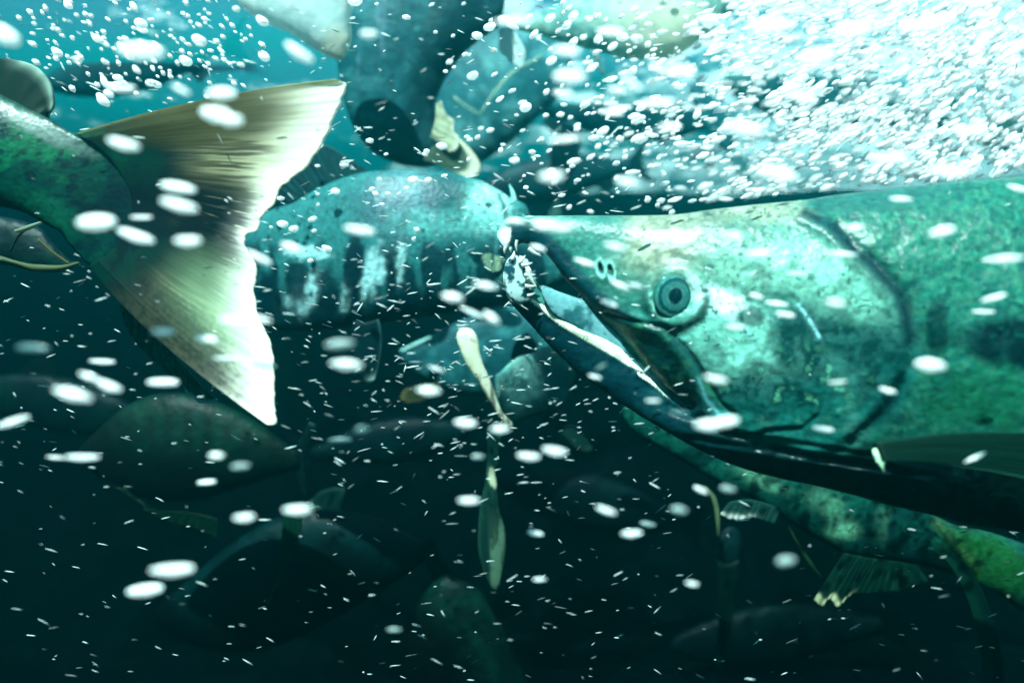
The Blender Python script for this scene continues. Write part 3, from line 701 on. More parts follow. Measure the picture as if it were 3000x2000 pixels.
# ------------------------------------------------------------------ salmon seen from behind, tail edge-on
def edge_tail_salmon():
    root = empty("salmon", P(1560, 1110, 0.62), "salmon swimming away below the big lower jaw, cream tail seen nearly edge-on", "salmon")
    def col(px, py):
        n = fbm(px, py, 40, 3); c = np.tile(lin(36, 136, 140), (len(px), 1))
        c = mix(c, lin(180, 232, 214), blob(px, py, 1520, 1120, 65, 75, -20, 0.6, 0.5, 3)*0.85)
        c = mix(c, lin(90, 180, 175), sst(0.5, 0.65, n)*0.6); return c
    inflate("body", [(1450, 1100), (1462, 1092), (1490, 1066), (1520, 1045), (1560, 1034), (1610, 1010), (1660, 1020), (1690, 1070), (1672, 1140), (1640, 1190), (1580, 1214), (1530, 1232), (1495, 1238), (1470, 1205), (1452, 1150)],
            lambda x, y: 0.53+0.0006*np.clip(x-1460, 0, 300), M_far, col, root, sp=7, rnd=0.55)
    fin("adipose_fin", [(1497, 1052), (1530, 1042), (1572, 1036)], [(1502, 1020), (1535, 1010), (1574, 1020)], [(1513, 998), (1545, 974), (1572, 1004)], 0.62, M_fin,
        lambda u, v, x, y: mix(np.tile(lin(20, 110, 120), (len(u), 1)), lin(120, 190, 190), sst(0.75, 1, v)), root, nu=24, nv=12, rays=3)
    def tcol(x, y):
        n = fbm(x*2, y*0.25, 20, 5)
        c = np.tile(lin(252, 250, 226), (len(x), 1)); c = mix(c, lin(150, 150, 110), sst(0.52, 0.7, n)*sst(1030, 1120, y)*0.7); return c
    t = inflate("tail_fin", [(1338, 990), (1348, 1024), (1367, 1068), (1394, 1106), (1421, 1152), (1448, 1198), (1466, 1228), (1480, 1248), (1493, 1255), (1502, 1240), (1472, 1205), (1456, 1167), (1441, 1125), (1419, 1075), (1407, 1037), (1399, 991), (1384, 966), (1360, 960), (1343, 970)],
            0.50, M_fin, tcol, root, sp=5, rnd=0.35)
    def lcol(x, y):
        n = fbm(x*1.6, y*0.3, 22, 8)
        c = np.tile(lin(60, 130, 110), (len(x), 1)); c = mix(c, lin(150, 200, 165), sst(1470, 1560, y)*sst(0, 12, x-1425-(y-1560)*0.04)*0.9)
        c = mix(c, lin(12, 78, 80), sst(0.52, 0.66, n)*0.7); c = mix(c, lin(235, 240, 205), blob(x, y, 1444, 1400, 13, 30, -10, 0.3, 0.3, 2))
        c = mix(c, lin(14, 70, 66), (1-sst(1350, 1372, y))*0.7)
        return c
    inflate("tail_lobe", [(1428, 1251), (1427, 1290), (1428, 1330), (1420, 1412), (1406, 1479), (1400, 1546), (1400, 1612), (1414, 1670), (1433, 1715), (1451, 1731), (1465, 1712), (1476, 1657), (1483, 1590), (1479, 1545), (1465, 1492), (1456, 1412), (1452, 1378), (1464, 1358), (1465, 1322), (1470, 1300), (1476, 1272), (1490, 1256), (1465, 1238)],
            0.48, M_fin, lcol, root, sp=5, rnd=0.35)
edge_tail_salmon()

# ------------------------------------------------------------------ salmon under the big one, lower right
def lower_right_salmon():
    root = empty("salmon", P(2500, 1520, 0.47), "dark green salmon passing beneath the big one, ragged white-tipped fin below it", "salmon")
    def col(px, py):
        n = fbm(px, py, 70, 3); n2 = fbm(px, py, 20, 8)
        c = np.tile(lin(24, 130, 112), (len(px), 1))
        c = mix(c, lin(6, 74, 74), sst(0.45, 0.6, n)*0.8)
        for (x, y, rx, ry, a_, s_) in [(2470, 1555, 46, 28, 0, 0.9), (2445, 1500, 34, 60, -30, 0.6), (2390, 1455, 30, 36, 0, 0.4), (2230, 1400, 80, 26, 25, 0.7), (2585, 1530, 20, 50, 0, 0.35)]:
            c = mix(c, lin(130, 212, 170), blob(px, py, x, y, rx, ry, a_, 0.6, 0.5, int(x))*s_)
        c = mix(c, lin(40, 138, 66), blob(px, py, 2900, 1650, 150, 75, 25, 0.35, 0.3, 6)*0.9)
        c = mix(c, lin(100, 160, 90), np.exp(-(dpoly(px, py, [(2745, 1530), (2800, 1590), (2860, 1660)])/16)**2)*0.7)
        c = mix(c, lin(2, 36, 38), blob(px, py, 2760, 1640, 60, 60, 30, 0.5, 0.5, 9)*0.8)
        return c
    inflate("body", [(1830, 1190), (1950, 1210), (2100, 1280), (2300, 1340), (2500, 1390), (2680, 1465), (2781, 1530), (2893, 1556), (3000, 1590), (3250, 1650), (3500, 1760), (3600, 1880), (3450, 1960), (3200, 1900), (3000, 1790), (2920, 1740),
                     (2830, 1700), (2714, 1660), (2580, 1640), (2473, 1622), (2400, 1580), (2312, 1530), (2223, 1470), (2134, 1430), (2030, 1370), (1930, 1310), (1840, 1250)],
            lambda x, y: 0.53-0.03*np.clip((x-2000)/1000, 0, 1.3), M_scale, col, root, sp=7, rnd=0.38,
            relief=lambda x, y: 8*(fbm(x, y, 60, 4)-0.5)-10*np.exp(-(dpoly(x, y, [(2730, 1530), (2790, 1620), (2850, 1690)])/9)**2))
    def ac(u, v, px, py):
        c = np.tile(lin(14, 92, 78), (len(u), 1)); c = mix(c, lin(60, 150, 125), sst(0.5, 0.7, fbm(u*36, v*2, 1, 5))*0.6)
        c = mix(c, lin(244, 248, 200), sst(0.80, 0.92, v+0.1*(fbm(u*20, v, 1, 6)-0.5))*(1-sst(0.36, 0.44, u))); return c
    fin("anal_fin", [(2473, 1618), (2540, 1632), (2610, 1642), (2690, 1655)], None, [(2384, 1757), (2406, 1775), (2429, 1752), (2455, 1776), (2492, 1742), (2560, 1735), (2640, 1728), (2720, 1700)], 0.49, M_fin, ac, root, nu=90, nv=26, rays=18, rag=5, seed=2)
    def wc(u, v, px, py):
        c = np.tile(lin(60, 140, 130), (len(u), 1)); return mix(c, lin(240, 248, 240), sst(0.55, 0.9, v)*(1-sst(0.4, .8, u)))
    fin("pelvic_fin", [(2134, 1470), (2190, 1462), (2250, 1475), (2290, 1492)], None, [(2108, 1508), (2160, 1522), (2215, 1518), (2270, 1535)], 0.48, M_fin, wc, root, nu=40, nv=12, rays=9, rag=5)
    tube("ventral_fin", [(2312, 1545), (2348, 1612), (2384, 1664), (2409, 1690)], [3, 6, 8, 1], 0.49, M_fin, lin(70, 130, 90), root)
    def gc(u, v, px, py):
        c = np.tile(lin(10, 84, 76), (len(u), 1)); return mix(c, lin(40, 140, 110), sst(0.3, 0.8, 1-u)*0.6)
    fin("pectoral_fin", [(2714, 1606), (2735, 1604), (2762, 1622)], [(2832, 1748), (2850, 1740), (2880, 1730)], [(2884, 2040), (2915, 2060), (2950, 2040)], 0.465, M_fin, gc, root, nu=40, nv=40, rays=10, th=0.001)
lower_right_salmon()

def simple_fish(label, outline, depth, c1, c2, seed, mat=None, rnd=0.42, sp=9, extra=None, contrast=0.8, size=60):
    xs = [p[0] for p in outline]; ys = [p[1] for p in outline]
    dm = float(depth)
    root = empty("salmon", P(sum(xs)/len(xs), sum(ys)/len(ys), dm), label, "salmon")
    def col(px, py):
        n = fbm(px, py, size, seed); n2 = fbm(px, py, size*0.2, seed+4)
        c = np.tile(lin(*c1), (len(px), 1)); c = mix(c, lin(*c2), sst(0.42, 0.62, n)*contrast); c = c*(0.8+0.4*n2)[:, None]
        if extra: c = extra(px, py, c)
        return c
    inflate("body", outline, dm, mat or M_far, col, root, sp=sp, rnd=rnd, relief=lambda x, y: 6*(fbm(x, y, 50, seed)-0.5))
    return root

def sfin(root, name, base, edge, d, c1, c2, tip=None, mid=None, nu=36, nv=16, rays=10, rag=3, seed=1, tipv=0.8, mat=None):
    def cc(u, v, px, py):
        c = np.tile(lin(*c1), (len(u), 1)); c = mix(c, lin(*c2), sst(0.42, 0.62, fbm(u*rays*2, v*2, 1, seed))*0.7)
        if tip: c = mix(c, lin(*tip), sst(tipv, min(1.0, tipv+0.15), v))
        return c
    return fin(name, base, mid, edge, d, mat or M_fin, cc, root, nu=nu, nv=nv, rays=rays, rag=rag, seed=seed)

# dark salmon hanging at the top centre
r = simple_fish("dark teal salmon arching at the top centre with cream frilled fin at its tail end",
    [(1040, -260), (1000, -60), (985, 120), (1000, 260), (1040, 380), (1100, 450), (1190, 486), (1270, 486), (1300, 450), (1290, 400), (1276, 350), (1276, 304), (1290, 263), (1312, 219), (1348, 170), (1379, 138), (1424, 103), (1462, 78), (1480, -20), (1440, -240), (1250, -330)],
    0.70, (24, 118, 130), (70, 160, 168), 4, extra=lambda x, y, c: mix(mix(c, lin(120, 170, 190), sst(0.6, 0.75, fbm(x*1.5, y*0.35, 40, 9))*(x < 1130)*0.6), lin(0, 40, 56), sst(1180, 1230, x+0.25*y-60)*0.6))
sfin(r, "vent_frill", [(1262, 400), (1276, 350), (1278, 304)], [(1318, 446), (1336, 440), (1346, 408), (1328, 384), (1330, 354), (1306, 334), (1292, 296)], 0.655, (214, 224, 190), (180, 190, 150), (245, 248, 225), rays=6, nu=50)
sfin(r, "tail_fin", [(1240, 470), (1275, 420), (1300, 400)], [(1330, 500), (1372, 520), (1400, 514), (1408, 486), (1386, 446), (1345, 405)], 0.66, (120, 160, 130), (150, 180, 150), (250, 250, 225), rays=12, tipv=0.7, rag=2)
# pale salmon tail behind it, body enlarged as stand-in for bright water
r = simple_fish("hazy pale blue salmon just right of the dark arching one, body enlarged to stand for bright water, thin pale fin edges", [(1330, 90), (1440, 40), (1560, 70), (1650, 130), (1680, 200), (1640, 280), (1560, 360), (1480, 430), (1400, 480), (1340, 500), (1290, 440), (1260, 330), (1270, 210)], 0.98, (60, 160, 172), (130, 205, 205), 14, rnd=0.4, size=80, contrast=0.6)
sfin(r, "dorsal_fin", [(1462, 84), (1480, 78), (1497, 74)], [(1462, 148), (1498, 182), (1530, 202), (1540, 150)], 0.72, (235, 248, 245), (170, 215, 215), None, rays=8)
tube("fin_edge", [(1330, 286), (1365, 312), (1406, 337)], [5, 3, 3], 0.87, M_fin, lin(190, 225, 205), r)
tube("fin_edge", [(1406, 335), (1440, 285), (1491, 223), (1540, 190), (1589, 163)], [3, 4, 5, 4, 3], 0.87, M_fin, lin(190, 225, 205), r)
# pale salmon along the top right
r = simple_fish("pale cream-bellied salmon along the top edge, left of the froth", [(1495, 80), (1530, 50), (1580, 36), (1680, -10), (1820, -90), (2000, -140), (2200, -100), (2160, 20), (2060, 110), (1990, 160), (1942, 172), (1848, 174), (1759, 153), (1670, 130), (1580, 104)],
    0.66, (120, 196, 192), (176, 220, 205), 5, mat=M_fin, extra=lambda x, y, c: mix(c, lin(238, 240, 215), blob(x, y, 1940, 70, 150, 110, 20, 0.5, 0.3, 3)*0.95))
sfin(r, "pelvic_fin", [(1730, 146), (1745, 150)], [(1766, 220), (1774, 216)], 0.65, (120, 190, 190), (160, 215, 205), rays=3, nu=10, mid=[(1745, 190), (1765, 185)])
# pale salmon at the top left
r = simple_fish("whitish salmon belly dipping in at the top, left of centre", [(640, -140), (680, -20), (714, 27), (781, 67), (848, 98), (915, 140), (965, 168), (1000, 176), (1016, 150), (1030, 110), (1028, 45), (1050, -20), (1040, -180), (840, -240)],
    0.60, (215, 240, 238), (245, 250, 248), 8, mat=M_fin, extra=lambda x, y, c: mix(c, lin(232, 226, 200), blob(x, y, 985, 140, 50, 60, 20, 0.5)*0.7))
# back of a salmon low in the middle
r = simple_fish("dark teal humped salmon low left of centre with small pale fin on its back", [(905, 1490), (960, 1487), (1000, 1495), (1089, 1510), (1156, 1537), (1223, 1572), (1256, 1588), (1258, 1620), (1215, 1665), (1130, 1720), (1000, 1800), (860, 1870), (720, 1910), (600, 1900), (500, 1860), (450, 1820), (470, 1770), (560, 1690), (680, 1590), (790, 1525)],
    0.74, (8, 70, 72), (3, 44, 48), 21, mat=M_scale, extra=lambda x, y, c: mix(c, lin(1, 14, 18), sst(60, 210, dpoly(x, y, [(600, 1660), (760, 1540), (905, 1490), (1089, 1510), (1256, 1588)]))*0.92))  # away from the back, the murk's darkness is put into the colour
sfin(r, "dorsal_fin", [(908, 1490), (950, 1492), (1000, 1496)], [(906, 1468), (950, 1434), (1008, 1427), (1010, 1440), (998, 1480)], 0.72, (170, 212, 190), (130, 180, 150), (225, 240, 220), rays=12, nu=40)
sfin(r, "tail_fin", [(1240, 1580), (1250, 1610), (1240, 1640)], [(1270, 1566), (1285, 1620), (1315, 1655), (1342, 1700), (1320, 1730), (1296, 1750)], 0.73, (10, 80, 74), (40, 120, 100), (60, 130, 110), rays=14, nu=50)
# dark back at the bottom
r = simple_fish("dark green salmon back sloping down out of the bottom edge, faint scales", [(1322, 1684), (1344, 1693), (1402, 1724), (1429, 1764), (1464, 1822), (1500, 1889), (1527, 1947), (1550, 2000), (1590, 2120), (1610, 2300), (1600, 2480), (1500, 2560), (1380, 2480), (1280, 2330), (1200, 2170), (1160, 2020), (1170, 1900), (1210, 1790), (1260, 1715), (1295, 1688)],
    0.68, (5, 54, 48), (16, 84, 68), 25, mat=M_scale, size=40, extra=lambda x, y, c: mix(c, lin(1, 14, 18), sst(50, 190, dpoly(x, y, [(1344, 1693), (1429, 1764), (1500, 1889), (1550, 2000), (1590, 2120)]))*0.92))  # flank blackened in the colour so it sinks into the dark
# dim salmon at the lower left
r = simple_fish("dim olive green salmon in the dark lower left under the spread tail", [(222, 1335), (280, 1265), (360, 1196), (446, 1156), (540, 1152), (640, 1178), (750, 1234), (830, 1292), (884, 1330), (888, 1368), (820, 1388), (720, 1422), (600, 1458), (480, 1468), (370, 1440), (280, 1390)],
    0.62, (4, 50, 44), (10, 78, 58), 30, extra=lambda x, y, c: mix(mix(c, lin(1, 18, 20), sst(90, 240, dpoly(x, y, [(446, 1156), (640, 1178), (884, 1330)]))*0.9), lin(20, 100, 80), (0.5+0.5*np.sin(x/9.0))*blob(x, y, 560, 1250, 160, 60, 5, 0.5)*0.4))  # rib pattern; lower side's gloom painted in as near black
sfin(r, "pelvic_fin", [(360, 1440), (450, 1490), (560, 1500), (640, 1520)], [(318, 1410), (344, 1427), (371, 1430), (384, 1458), (415, 1466), (422, 1488), (469, 1516), (513, 1530), (580, 1548), (638, 1574)], 0.58, (14, 76, 56), (20, 90, 70), (120, 160, 120), rays=14, nu=70, tipv=0.9)
sfin(r, "pectoral_fin", [(826, 1500), (850, 1490), (880, 1500)], [(782, 1768), (788, 1764), (795, 1755)], 0.47, (20, 96, 74), (30, 120, 90), None, mid=[(818, 1640), (840, 1640), (872, 1590)], rays=8)
sfin(r, "tail_fin", [(860, 1330), (880, 1360), (870, 1400)], [(905, 1235), (925, 1250), (890, 1330), (892, 1400), (898, 1450), (885, 1440)], 0.60, (6, 60, 66), (20, 90, 90), (60, 140, 140), rays=10, tipv=0.9, nu=44)
# jaws of another salmon at the left edge
r = simple_fish("shadowed salmon head at the left edge below the mottled stalk, thin yellowish jaw line", [(-260, 600), (-60, 625), (60, 645), (118, 668), (150, 705), (205, 762), (236, 770), (180, 795), (103, 796), (0, 775), (-120, 800), (-300, 860), (-420, 740)],
    0.42, (4, 48, 52), (16, 84, 76), 33)
tube("lower_jaw", [(-60, 742), (0, 757), (55, 772), (103, 784), (179, 785), (232, 770)], [9, 8, 6, 11, 9, 4], 0.385, M_fin, lin(150, 170, 120), r)
tube("jaw_line", [(112, 700), (150, 735), (205, 774)], [4, 4, 3], 0.385, M_fin, lin(150, 150, 90), r)
tube("upper_lip", [(45, 678), (80, 668), (125, 650)], [5, 8, 4], 0.385, M_fin, lin(170, 195, 170), r)
tube("lip_fold", [(30, 735), (55, 690), (95, 660)], [3, 4, 3], 0.388, M_fin, lin(60, 90, 70), r)
# hazy salmon facing left in the middle distance
r = simple_fish("hazy salmon facing left, behind the cream edge-on tail", [(1170, 1034), (1210, 1008), (1260, 984), (1344, 940), (1420, 914), (1500, 898), (1620, 900), (1740, 960), (1700, 1080), (1600, 1140), (1450, 1160), (1320, 1150), (1240, 1110), (1190, 1070)],
    0.76, (70, 170, 176), (24, 116, 130), 37, rnd=0.35)
tube("jaw", [(1174, 1030), (1215, 1012), (1262, 988)], [7, 9, 5], 0.73, M_flesh, lin(150, 210, 205), r)
sfin(r, "pectoral_fin", [(1290, 1120), (1285, 1145), (1270, 1160)], [(1230, 1126), (1186, 1142), (1172, 1166), (1190, 1178), (1232, 1176)], 0.73, (110, 130, 70), (170, 170, 110), (190, 180, 120), rays=8, nu=40)
# small tails and fins of farther fish
r = simple_fish("distant dark salmon pointing away under the lower jaw, slanted ragged tail", [(1560, 1130), (1600, 1150), (1640, 1190), (1670, 1240), (1668, 1262), (1650, 1268), (1620, 1250), (1570, 1210), (1530, 1170)], 0.80, (10, 84, 96), (20, 110, 118), 41)
sfin(r, "tail_fin", [(1640, 1262), (1652, 1255), (1664, 1245)], [(1680, 1306), (1718, 1322), (1736, 1314), (1708, 1276)], 0.79, (70, 140, 125), (30, 100, 100), (110, 170, 150), rays=10)
r = simple_fish("thin dark salmon seen end-on beside the white-tipped fin, long narrow tail", [(2110, 1560), (2140, 1540), (2170, 1560), (2180, 1610), (2168, 1650), (2130, 1660), (2104, 1640), (2098, 1600)], 0.66, (4, 50, 58), (10, 80, 80), 43)
sfin(r, "tail_fin", [(2103, 1640), (2130, 1650), (2166, 1638)], [(2092, 1955), (2110, 1960), (2126, 1925)], 0.65, (8, 72, 62), (20, 96, 80), None, mid=[(2106, 1800), (2126, 1800), (2148, 1790)], rays=8)
tube("fin_ray", [(2064, 1424), (2089, 1456), (2101, 1500), (2105, 1570)], [3, 7, 6, 2], 0.63, M_fin, lin(170, 200, 150), r)
r = simple_fish("green-grey salmon half lost in the froth at the right edge", [(2790, 400), (2850, 360), (2950, 345), (3080, 330), (3250, 360), (3300, 430), (3150, 470), (2980, 450), (2870, 425)], 0.80, (60, 120, 110), (100, 160, 140), 45)
r = simple_fish("faint blue-green salmon hanging head up, left of the froth", [(1640, 380), (1670, 350), (1700, 380), (1700, 440), (1680, 500), (1655, 560), (1630, 600), (1612, 560), (1612, 480), (1620, 420)], 1.05, (110, 180, 180), (60, 150, 160), 47)
sfin(r, "tail_fin", [(1618, 590), (1630, 598), (1640, 590)], [(1600, 660), (1625, 650), (1650, 664)], 1.04, (130, 190, 180), (90, 160, 150), rays=6)
r = simple_fish("distant greenish salmon with narrow split tail at the froth's left edge", [(2120, 440), (2080, 400), (2040, 330), (2020, 260), (2050, 240), (2100, 300), (2140, 370), (2150, 430)], 1.0, (60, 160, 170), (30, 130, 145), 48)
sfin(r, "tail_fin", [(2116, 430), (2130, 440), (2146, 430)], [(2150, 500), (2198, 530), (2190, 490), (2170, 455)], 0.99, (120, 200, 200), (80, 170, 175), rays=6)

# whole salmon in the hazy distance
def far_fish(label, cx, cy_, L, ang, d, c1, c2, seed, flip=1):
    prof = [(-0.5, 0.01), (-0.46, -0.045), (-0.36, -0.085), (-0.2, -0.125), (0.0, -0.135), (0.18, -0.10), (0.32, -0.05), (0.40, -0.035), (0.42, 0.0), (0.40, 0.035), (0.32, 0.05), (0.18, 0.085), (0.0, 0.12), (-0.2, 0.115), (-0.36, 0.075), (-0.46, 0.03)]
    c, sn = math.cos(math.radians(ang)), math.sin(math.radians(ang))
    T = lambda p: (cx+(p[0]*flip*c-p[1]*sn)*L, cy_+(p[0]*flip*sn+p[1]*c)*L)
    r = simple_fish(label, [T(p) for p in prof], d, c1, c2, seed, sp=max(9, L/45), size=L*0.12)
    tr_ = lambda *q: [T(p) for p in q]
    sfin(r, "tail_fin", tr_((0.40, -0.035), (0.42, 0), (0.40, 0.035)), tr_((0.53, -0.14), (0.49, -0.06), (0.475, 0), (0.49, 0.06), (0.53, 0.14)), d, c1, c2, None, rays=12, seed=seed)
    sfin(r, "dorsal_fin", tr_((-0.06, -0.13), (0.0, -0.13), (0.10, -0.115)), tr_((0.02, -0.21), (0.07, -0.18), (0.12, -0.13)), d, c1, c2, None, rays=8, seed=seed)
    sfin(r, "anal_fin", tr_((0.20, 0.08), (0.25, 0.07), (0.29, 0.055)), tr_((0.24, 0.14), (0.28, 0.12), (0.31, 0.08)), d, c1, c2, None, rays=6, seed=seed)
    return r
A1, A2 = (6, 80, 92), (30, 120, 126)
far_fish("far dim salmon above the spread pale tail, nose tilted down to the left", 420, 190, 620, -12, 1.15, A1, A2, 51)
far_fish("far dim salmon above the big snout, heading right under the cream belly", 1780, 330, 600, 8, 1.35, A1, A2, 53, -1)
far_fish("far dim salmon between the cream frilled fin and the big snout", 1640, 520, 520, -10, 1.25, A1, A2, 54)
far_fish("far dark salmon low in the centre, right of the hanging tail lobe", 1760, 1480, 620, 12, 1.0, (3, 46, 54), (8, 70, 72), 55)
far_fish("far dark salmon left of the hanging tail lobe, above the humped back", 1120, 1300, 520, -8, 1.0, (3, 46, 54), (8, 70, 72), 56, -1)
far_fish("far dark salmon under the dim olive one at the left edge", 120, 1180, 640, 10, 0.85, (3, 46, 50), (8, 70, 66), 57, -1)
far_fish("far dark salmon near the bottom right corner", 2300, 1860, 700, -6, 0.9, (3, 40, 46), (6, 60, 60), 58)
far_fish("far teal salmon behind the froth, heading left", 2450, 300, 700, 10, 1.2, (40, 120, 125), (90, 170, 165), 59)

# ------------------------------------------------------------------ air bubbles and drifting flecks
def ico(sub, seed, amt=0.18):
    bm = bmesh.new(); bmesh.ops.create_icosphere(bm, subdivisions=sub, radius=1.0)
    V = np.array([v.co[:] for v in bm.verts]); Fa = np.array([[v.index for v in f.verts] for f in bm.faces]); bm.free()
    n = vnoise(V[:, 0]*1.3+9+seed*3.1, V[:, 2]*1.3+V[:, 1]+5, seed)-0.5
    return V*(1+amt*2*n)[:, None], Fa
BUB = []
M_dim = plain('bubble_dim', (0.40, 0.50, 0.50), 0.3, 0.6); M_faint = plain('bubble_faint', (0.12, 0.24, 0.25), 0.3, 0.6)
for k in range(6):
    V, Fa = ico(3, k, 0.16); BUB.append(make_mesh("bubble", V, Fa))
    BUB[-1].materials.append(M_bub if k < 4 else (M_dim if k == 4 else M_faint))
rb = random.Random(5)
def put_bubble(px, py, l, wd, ang, d, label, group, ro=0.8):
    o = bpy.data.objects.new("bubble", rb.choice(BUB if (wd < 30 and d < 0.25 and 'lower' in group) else BUB[:4])); COL.objects.link(o)
    o.location = P(px, py, d); s = d/F
    o.scale = (l*0.5*s, wd*0.5*s*ro, wd*0.5*s)
    o.rotation_euler = (0, math.radians(ang), 0)
    tag(o, label, "bubble", group)
NEAR = """325,117,100,45,5 12,82,70,50,30 688,122,75,30,35 280,202,65,16,2 413,205,55,16,28 510,215,70,35,0 497,262,70,44,8 530,275,55,32,8 285,331,75,28,15 410,431,85,28,10 412,472,85,28,15 222,511,90,42,-3 325,499,50,10,0 313,543,85,28,18 432,553,60,25,0
595,592,65,20,28 672,569,50,22,20 827,528,70,22,8 848,78,40,20,0 375,762,50,17,0 476,779,55,20,5 545,738,75,24,8 590,730,70,16,15 527,822,70,8,0 605,838,60,14,10 780,790,70,25,-5 797,837,68,28,5 168,906,85,30,15 375,878,75,20,0 235,830,60,12,3 75,800,80,25,5 205,865,45,16,20 250,887,60,25,20 30,968,75,18,-18
190,1050,80,16,0 497,1046,35,18,0 552,1070,45,16,-5 475,1107,45,14,-5 561,1188,48,20,-5 684,1170,65,24,-2 397,1308,100,30,-3 334,1355,85,32,-8 1040,682,45,22,10 1116,656,50,18,12 1070,972,50,22,5 1150,985,40,18,0 1215,1048,52,20,5 1275,1036,55,22,10 1097,1048,30,14,0 1077,1149,48,18,0 830,986,32,20,0
985,897,50,22,5 1003,847,35,10,20 1085,718,60,12,25 1130,730,40,20,40 1230,1224,36,14,10 1393,1172,48,16,20 1488,1203,38,14,10 1452,1225,46,18,-3 1560,1170,38,20,10 1630,975,60,28,0 1668,968,60,28,-8 1560,948,45,12,5 1500,920,35,8,0 1645,870,52,18,12 1380,843,35,10,-30 1367,865,30,10,15 1892,985,50,15,8 1925,877,45,7,-5
2040,897,40,14,15 2138,838,65,34,8 1805,1287,45,24,-8 1672,1122,38,18,10 1610,1125,36,14,25 2240,1050,50,12,-25 2310,594,80,18,-3 2275,596,40,10,-5 2283,683,60,14,-15 2260,716,55,10,0 2165,531,60,24,-12 1965,523,45,15,-3 1935,583,60,13,5 1745,582,60,14,0 1690,541,35,18,15 1565,549,50,32,0 1523,537,55,12,0
1415,567,50,16,15 1345,603,50,14,18 1237,569,35,14,20 1255,518,60,26,3 1290,524,50,20,3 1185,508,40,14,10 1425,655,45,14,25 1460,655,35,8,15 1400,697,40,14,20 1690,750,48,12,5 1738,680,35,12,15 1785,697,50,12,8 1805,722,45,14,10 1920,695,45,16,10 1833,627,55,7,0 1765,60,90,38,0 1403,73,65,20,0
1310,177,75,38,0 1180,48,80,18,-3 1513,237,80,24,-3 1515,160,50,20,30 1565,165,65,35,0 1420,207,50,18,5 1405,260,55,14,8 1425,248,55,14,-3 1268,405,58,28,-3 1443,418,55,22,10 1300,320,75,16,-6 1300,118,58,24,8 1450,190,60,16,35 1295,215,45,16,5 2070,457,50,12,3 2045,365,100,26,-3 1790,400,90,34,12 1540,290,45,16,5 2340,433,50,14,15
1880,130,80,40,-10 1960,70,90,30,-5 2120,60,100,34,-8 1720,300,70,26,8 2230,300,80,26,-14 1850,225,60,24,10 2180,395,90,30,5 1240,1330,30,10,0 780,1010,60,14,0 1590,1340,30,12,10 905,1445,34,12,0 128,1050,40,8,5"""
for ln in NEAR.split():
    x, y, l, wd, an = map(float, ln.split(','))
    x *= 1.2755; y *= 1.2755; l *= 1.2755; wd *= 1.2755
    d = 0.17 if wd > 30 else (0.185 if wd > 20 else 0.215)
    d *= rb.uniform(0.93, 1.05)
    top = y < 1000
    put_bubble(x, y, l*1.0, wd*0.74, an, d,
               "soft white oblong bubble drifting close in front of the " + ("upper half of the shoal" if top else "dark lower half of the shoal"),
               "blurred bubbles near the lens, upper half" if top else "blurred bubbles near the lens, lower half")

def froth_density(x, y):
    """how much of the froth at the upper right covers a photo point"""
    edge = np.interp(y, [-50, 0, 120, 260, 400, 520, 600], [1980, 2010, 2120, 2080, 2060, 2100, 2150])
    a = sst(-330, 420, x-edge)**1.9+0.10*sst(-400, -100, x-edge)
    bot = np.interp(x, [1900, 2000, 2200, 2450, 2700, 3000, 3200], [640, 612, 590, 566, 538, 512, 500])
    return a*(1-sst(-25, 0, y-bot))
FR = []
rn = np.random.default_rng(11)
while len(FR) < 4200:
    x, y = rn.uniform(1600, 3120), rn.uniform(-90, 610)
    f = froth_density(x, y)*(0.35+0.65*sst(0.38, 0.55, float(fbm(np.array([x]), np.array([y]), 90, 71, 3)[0])))
    if rn.random() < f:
        l = rn.gamma(3.2, 7.5)+9; wd = l*rn.uniform(0.25, 0.45)
        an = -12-26*min(1, max(0, (x-2000)/900))+rn.normal()*9
        FR.append((x, y, l, wd, an, rn.uniform(0.30, 0.78)))
# scattered bright bubbles along the top and over the striped flank
SC_B = []
for (cx, cy_, sx, sy, n, an) in [(540, 90, 150, 70, 46, 40), (430, 195, 110, 40, 26, 35), (120, 60, 90, 50, 18, 40), (1000, 500, 110, 60, 16, -8), (900, 660, 110, 60, 16, 0), (1180, 560, 80, 50, 8, 0),
                                 (1750, 70, 200, 60, 60, -40), (1950, 430, 110, 120, 70, -35), (1850, 250, 130, 110, 50, -30), (1650, 380, 160, 110, 40, -20), (1350, 100, 220, 80, 26, -15), (330, 120, 190, 90, 90, 38), (600, 200, 120, 90, 30, 30), (1600, 480, 160, 90, 50, -12)]:
    for k in range(n):
        l = rn.gamma(4, 3.6)+7
        SC_B.append((cx+rn.normal()*sx, cy_+rn.normal()*sy, l, l*rn.uniform(0.4, 0.75), an+rn.normal()*14, rn.uniform(0.36, 0.5)))
FR.sort(key=lambda q: -q[2]*q[3])
big, rest = FR[:90], FR[90:]
for (x, y, l, wd, an, d) in big:
    put_bubble(x, y, l, wd, an, d, "bright white bubble in the dense froth at the upper right", "bubbles of the upper right froth")
SC_B.sort(key=lambda q: -q[2]*q[3])
for (x, y, l, wd, an, d) in SC_B[:70]:
    put_bubble(x, y, l, wd, an, d, "small bright bubble glinting in open water, away from the dense froth", "small glinting bubbles")
rest += SC_B[70:]
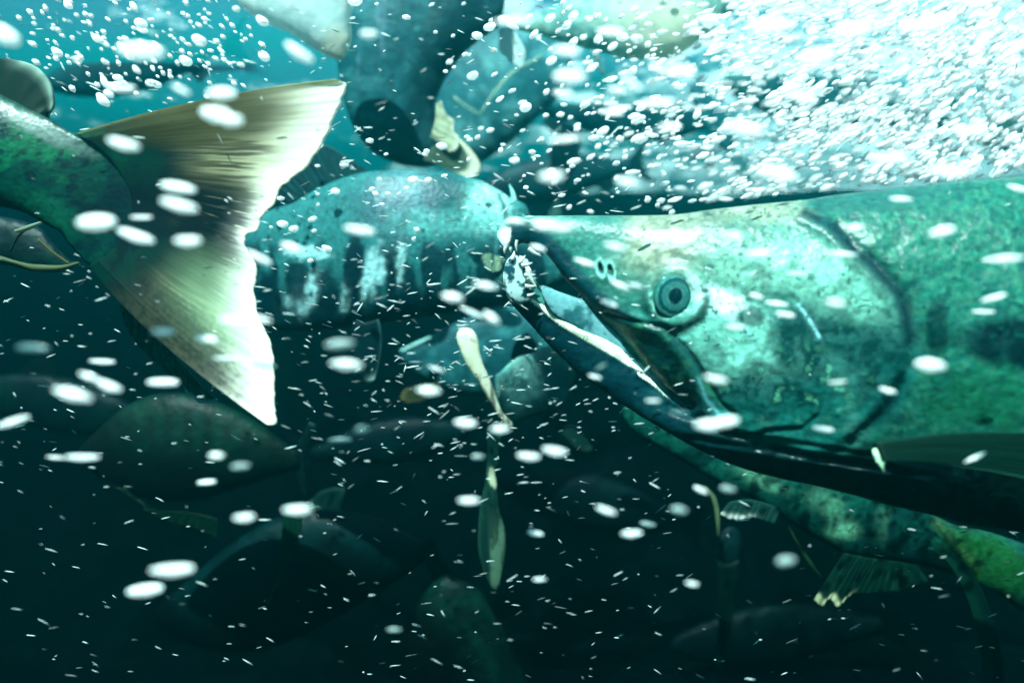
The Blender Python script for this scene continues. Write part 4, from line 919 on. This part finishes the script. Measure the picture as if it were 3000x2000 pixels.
def merged(name, items, sub, mat, ro=0.8, tintc=None, vary=False):
    bas = [ico(sub, k+20, 0.2) for k in range(5)]
    Vs, Fs = [], []; off = 0
    for i, (x, y, l, wd, an, d) in enumerate(items):
        V, Fa = bas[i % 5]; s = d/F
        A = V*np.array([l*0.5*s, wd*0.5*s*ro, wd*0.5*s])
        c, sn = math.cos(math.radians(an)), math.sin(math.radians(an))
        A = np.stack([A[:, 0]*c+A[:, 2]*sn, A[:, 1], -A[:, 0]*sn+A[:, 2]*c], 1)+np.array(P(x, y, d))
        Vs.append(A); Fs.append(Fa+off); off += len(V)
    if vary:
        q = np.repeat(np.clip(rn.random(len(items))*0.9+0.42, 0, 1), len(bas[0][0])); tintc = 1
        q = np.stack([q*0.93, q, q], 1)
    else: q = 1.0
    o = link(name, make_mesh(name, np.vstack(Vs), np.vstack(Fs), q if vary else None if tintc is None else np.tile(np.array(tintc)*1.06, (off, 1))), mat)
    o["kind"] = "stuff"
    return o
o = merged("froth_bubbles", rest, 1, M_froth, tintc=(1.0, 1.0, 1.0)); o["label"] = "dense white froth of small bubbles filling the upper right"; o["category"] = "bubbles"
FL = []
while len(FL) < 2300:
    x, y = rn.uniform(-60, 3060), rn.uniform(-60, 2060)
    f = 0.28+0.72*math.exp(-((x-1450)/650)**2-((y-1000)/620)**2)
    if y > 1350: f *= 0.6
    if rn.random() > f: continue
    l = min(46, rn.gamma(2.4, 7.0)+5); wd = rn.uniform(1.2, 2.4)+l*0.05
    if rn.random() < 0.05: l, wd = rn.uniform(5, 10), rn.uniform(4, 6)
    tilt = 28 if (x < 900 and y < 900) else (-30 if (x > 1500 and y < 700) else (-6 if x < 900 else 0))
    an = tilt*min(1, abs(x-1500)/900)+rn.normal()*24
    if x < 1000 and y > 600: an = 12+rn.normal()*16
    FL.append((x, y, l, wd, an, rn.uniform(0.27, 0.50)))
o = merged("drifting_flecks", FL, 1, M_froth, vary=True); o["label"] = "countless tiny white slivers drifting through the water"; o["category"] = "flecks"
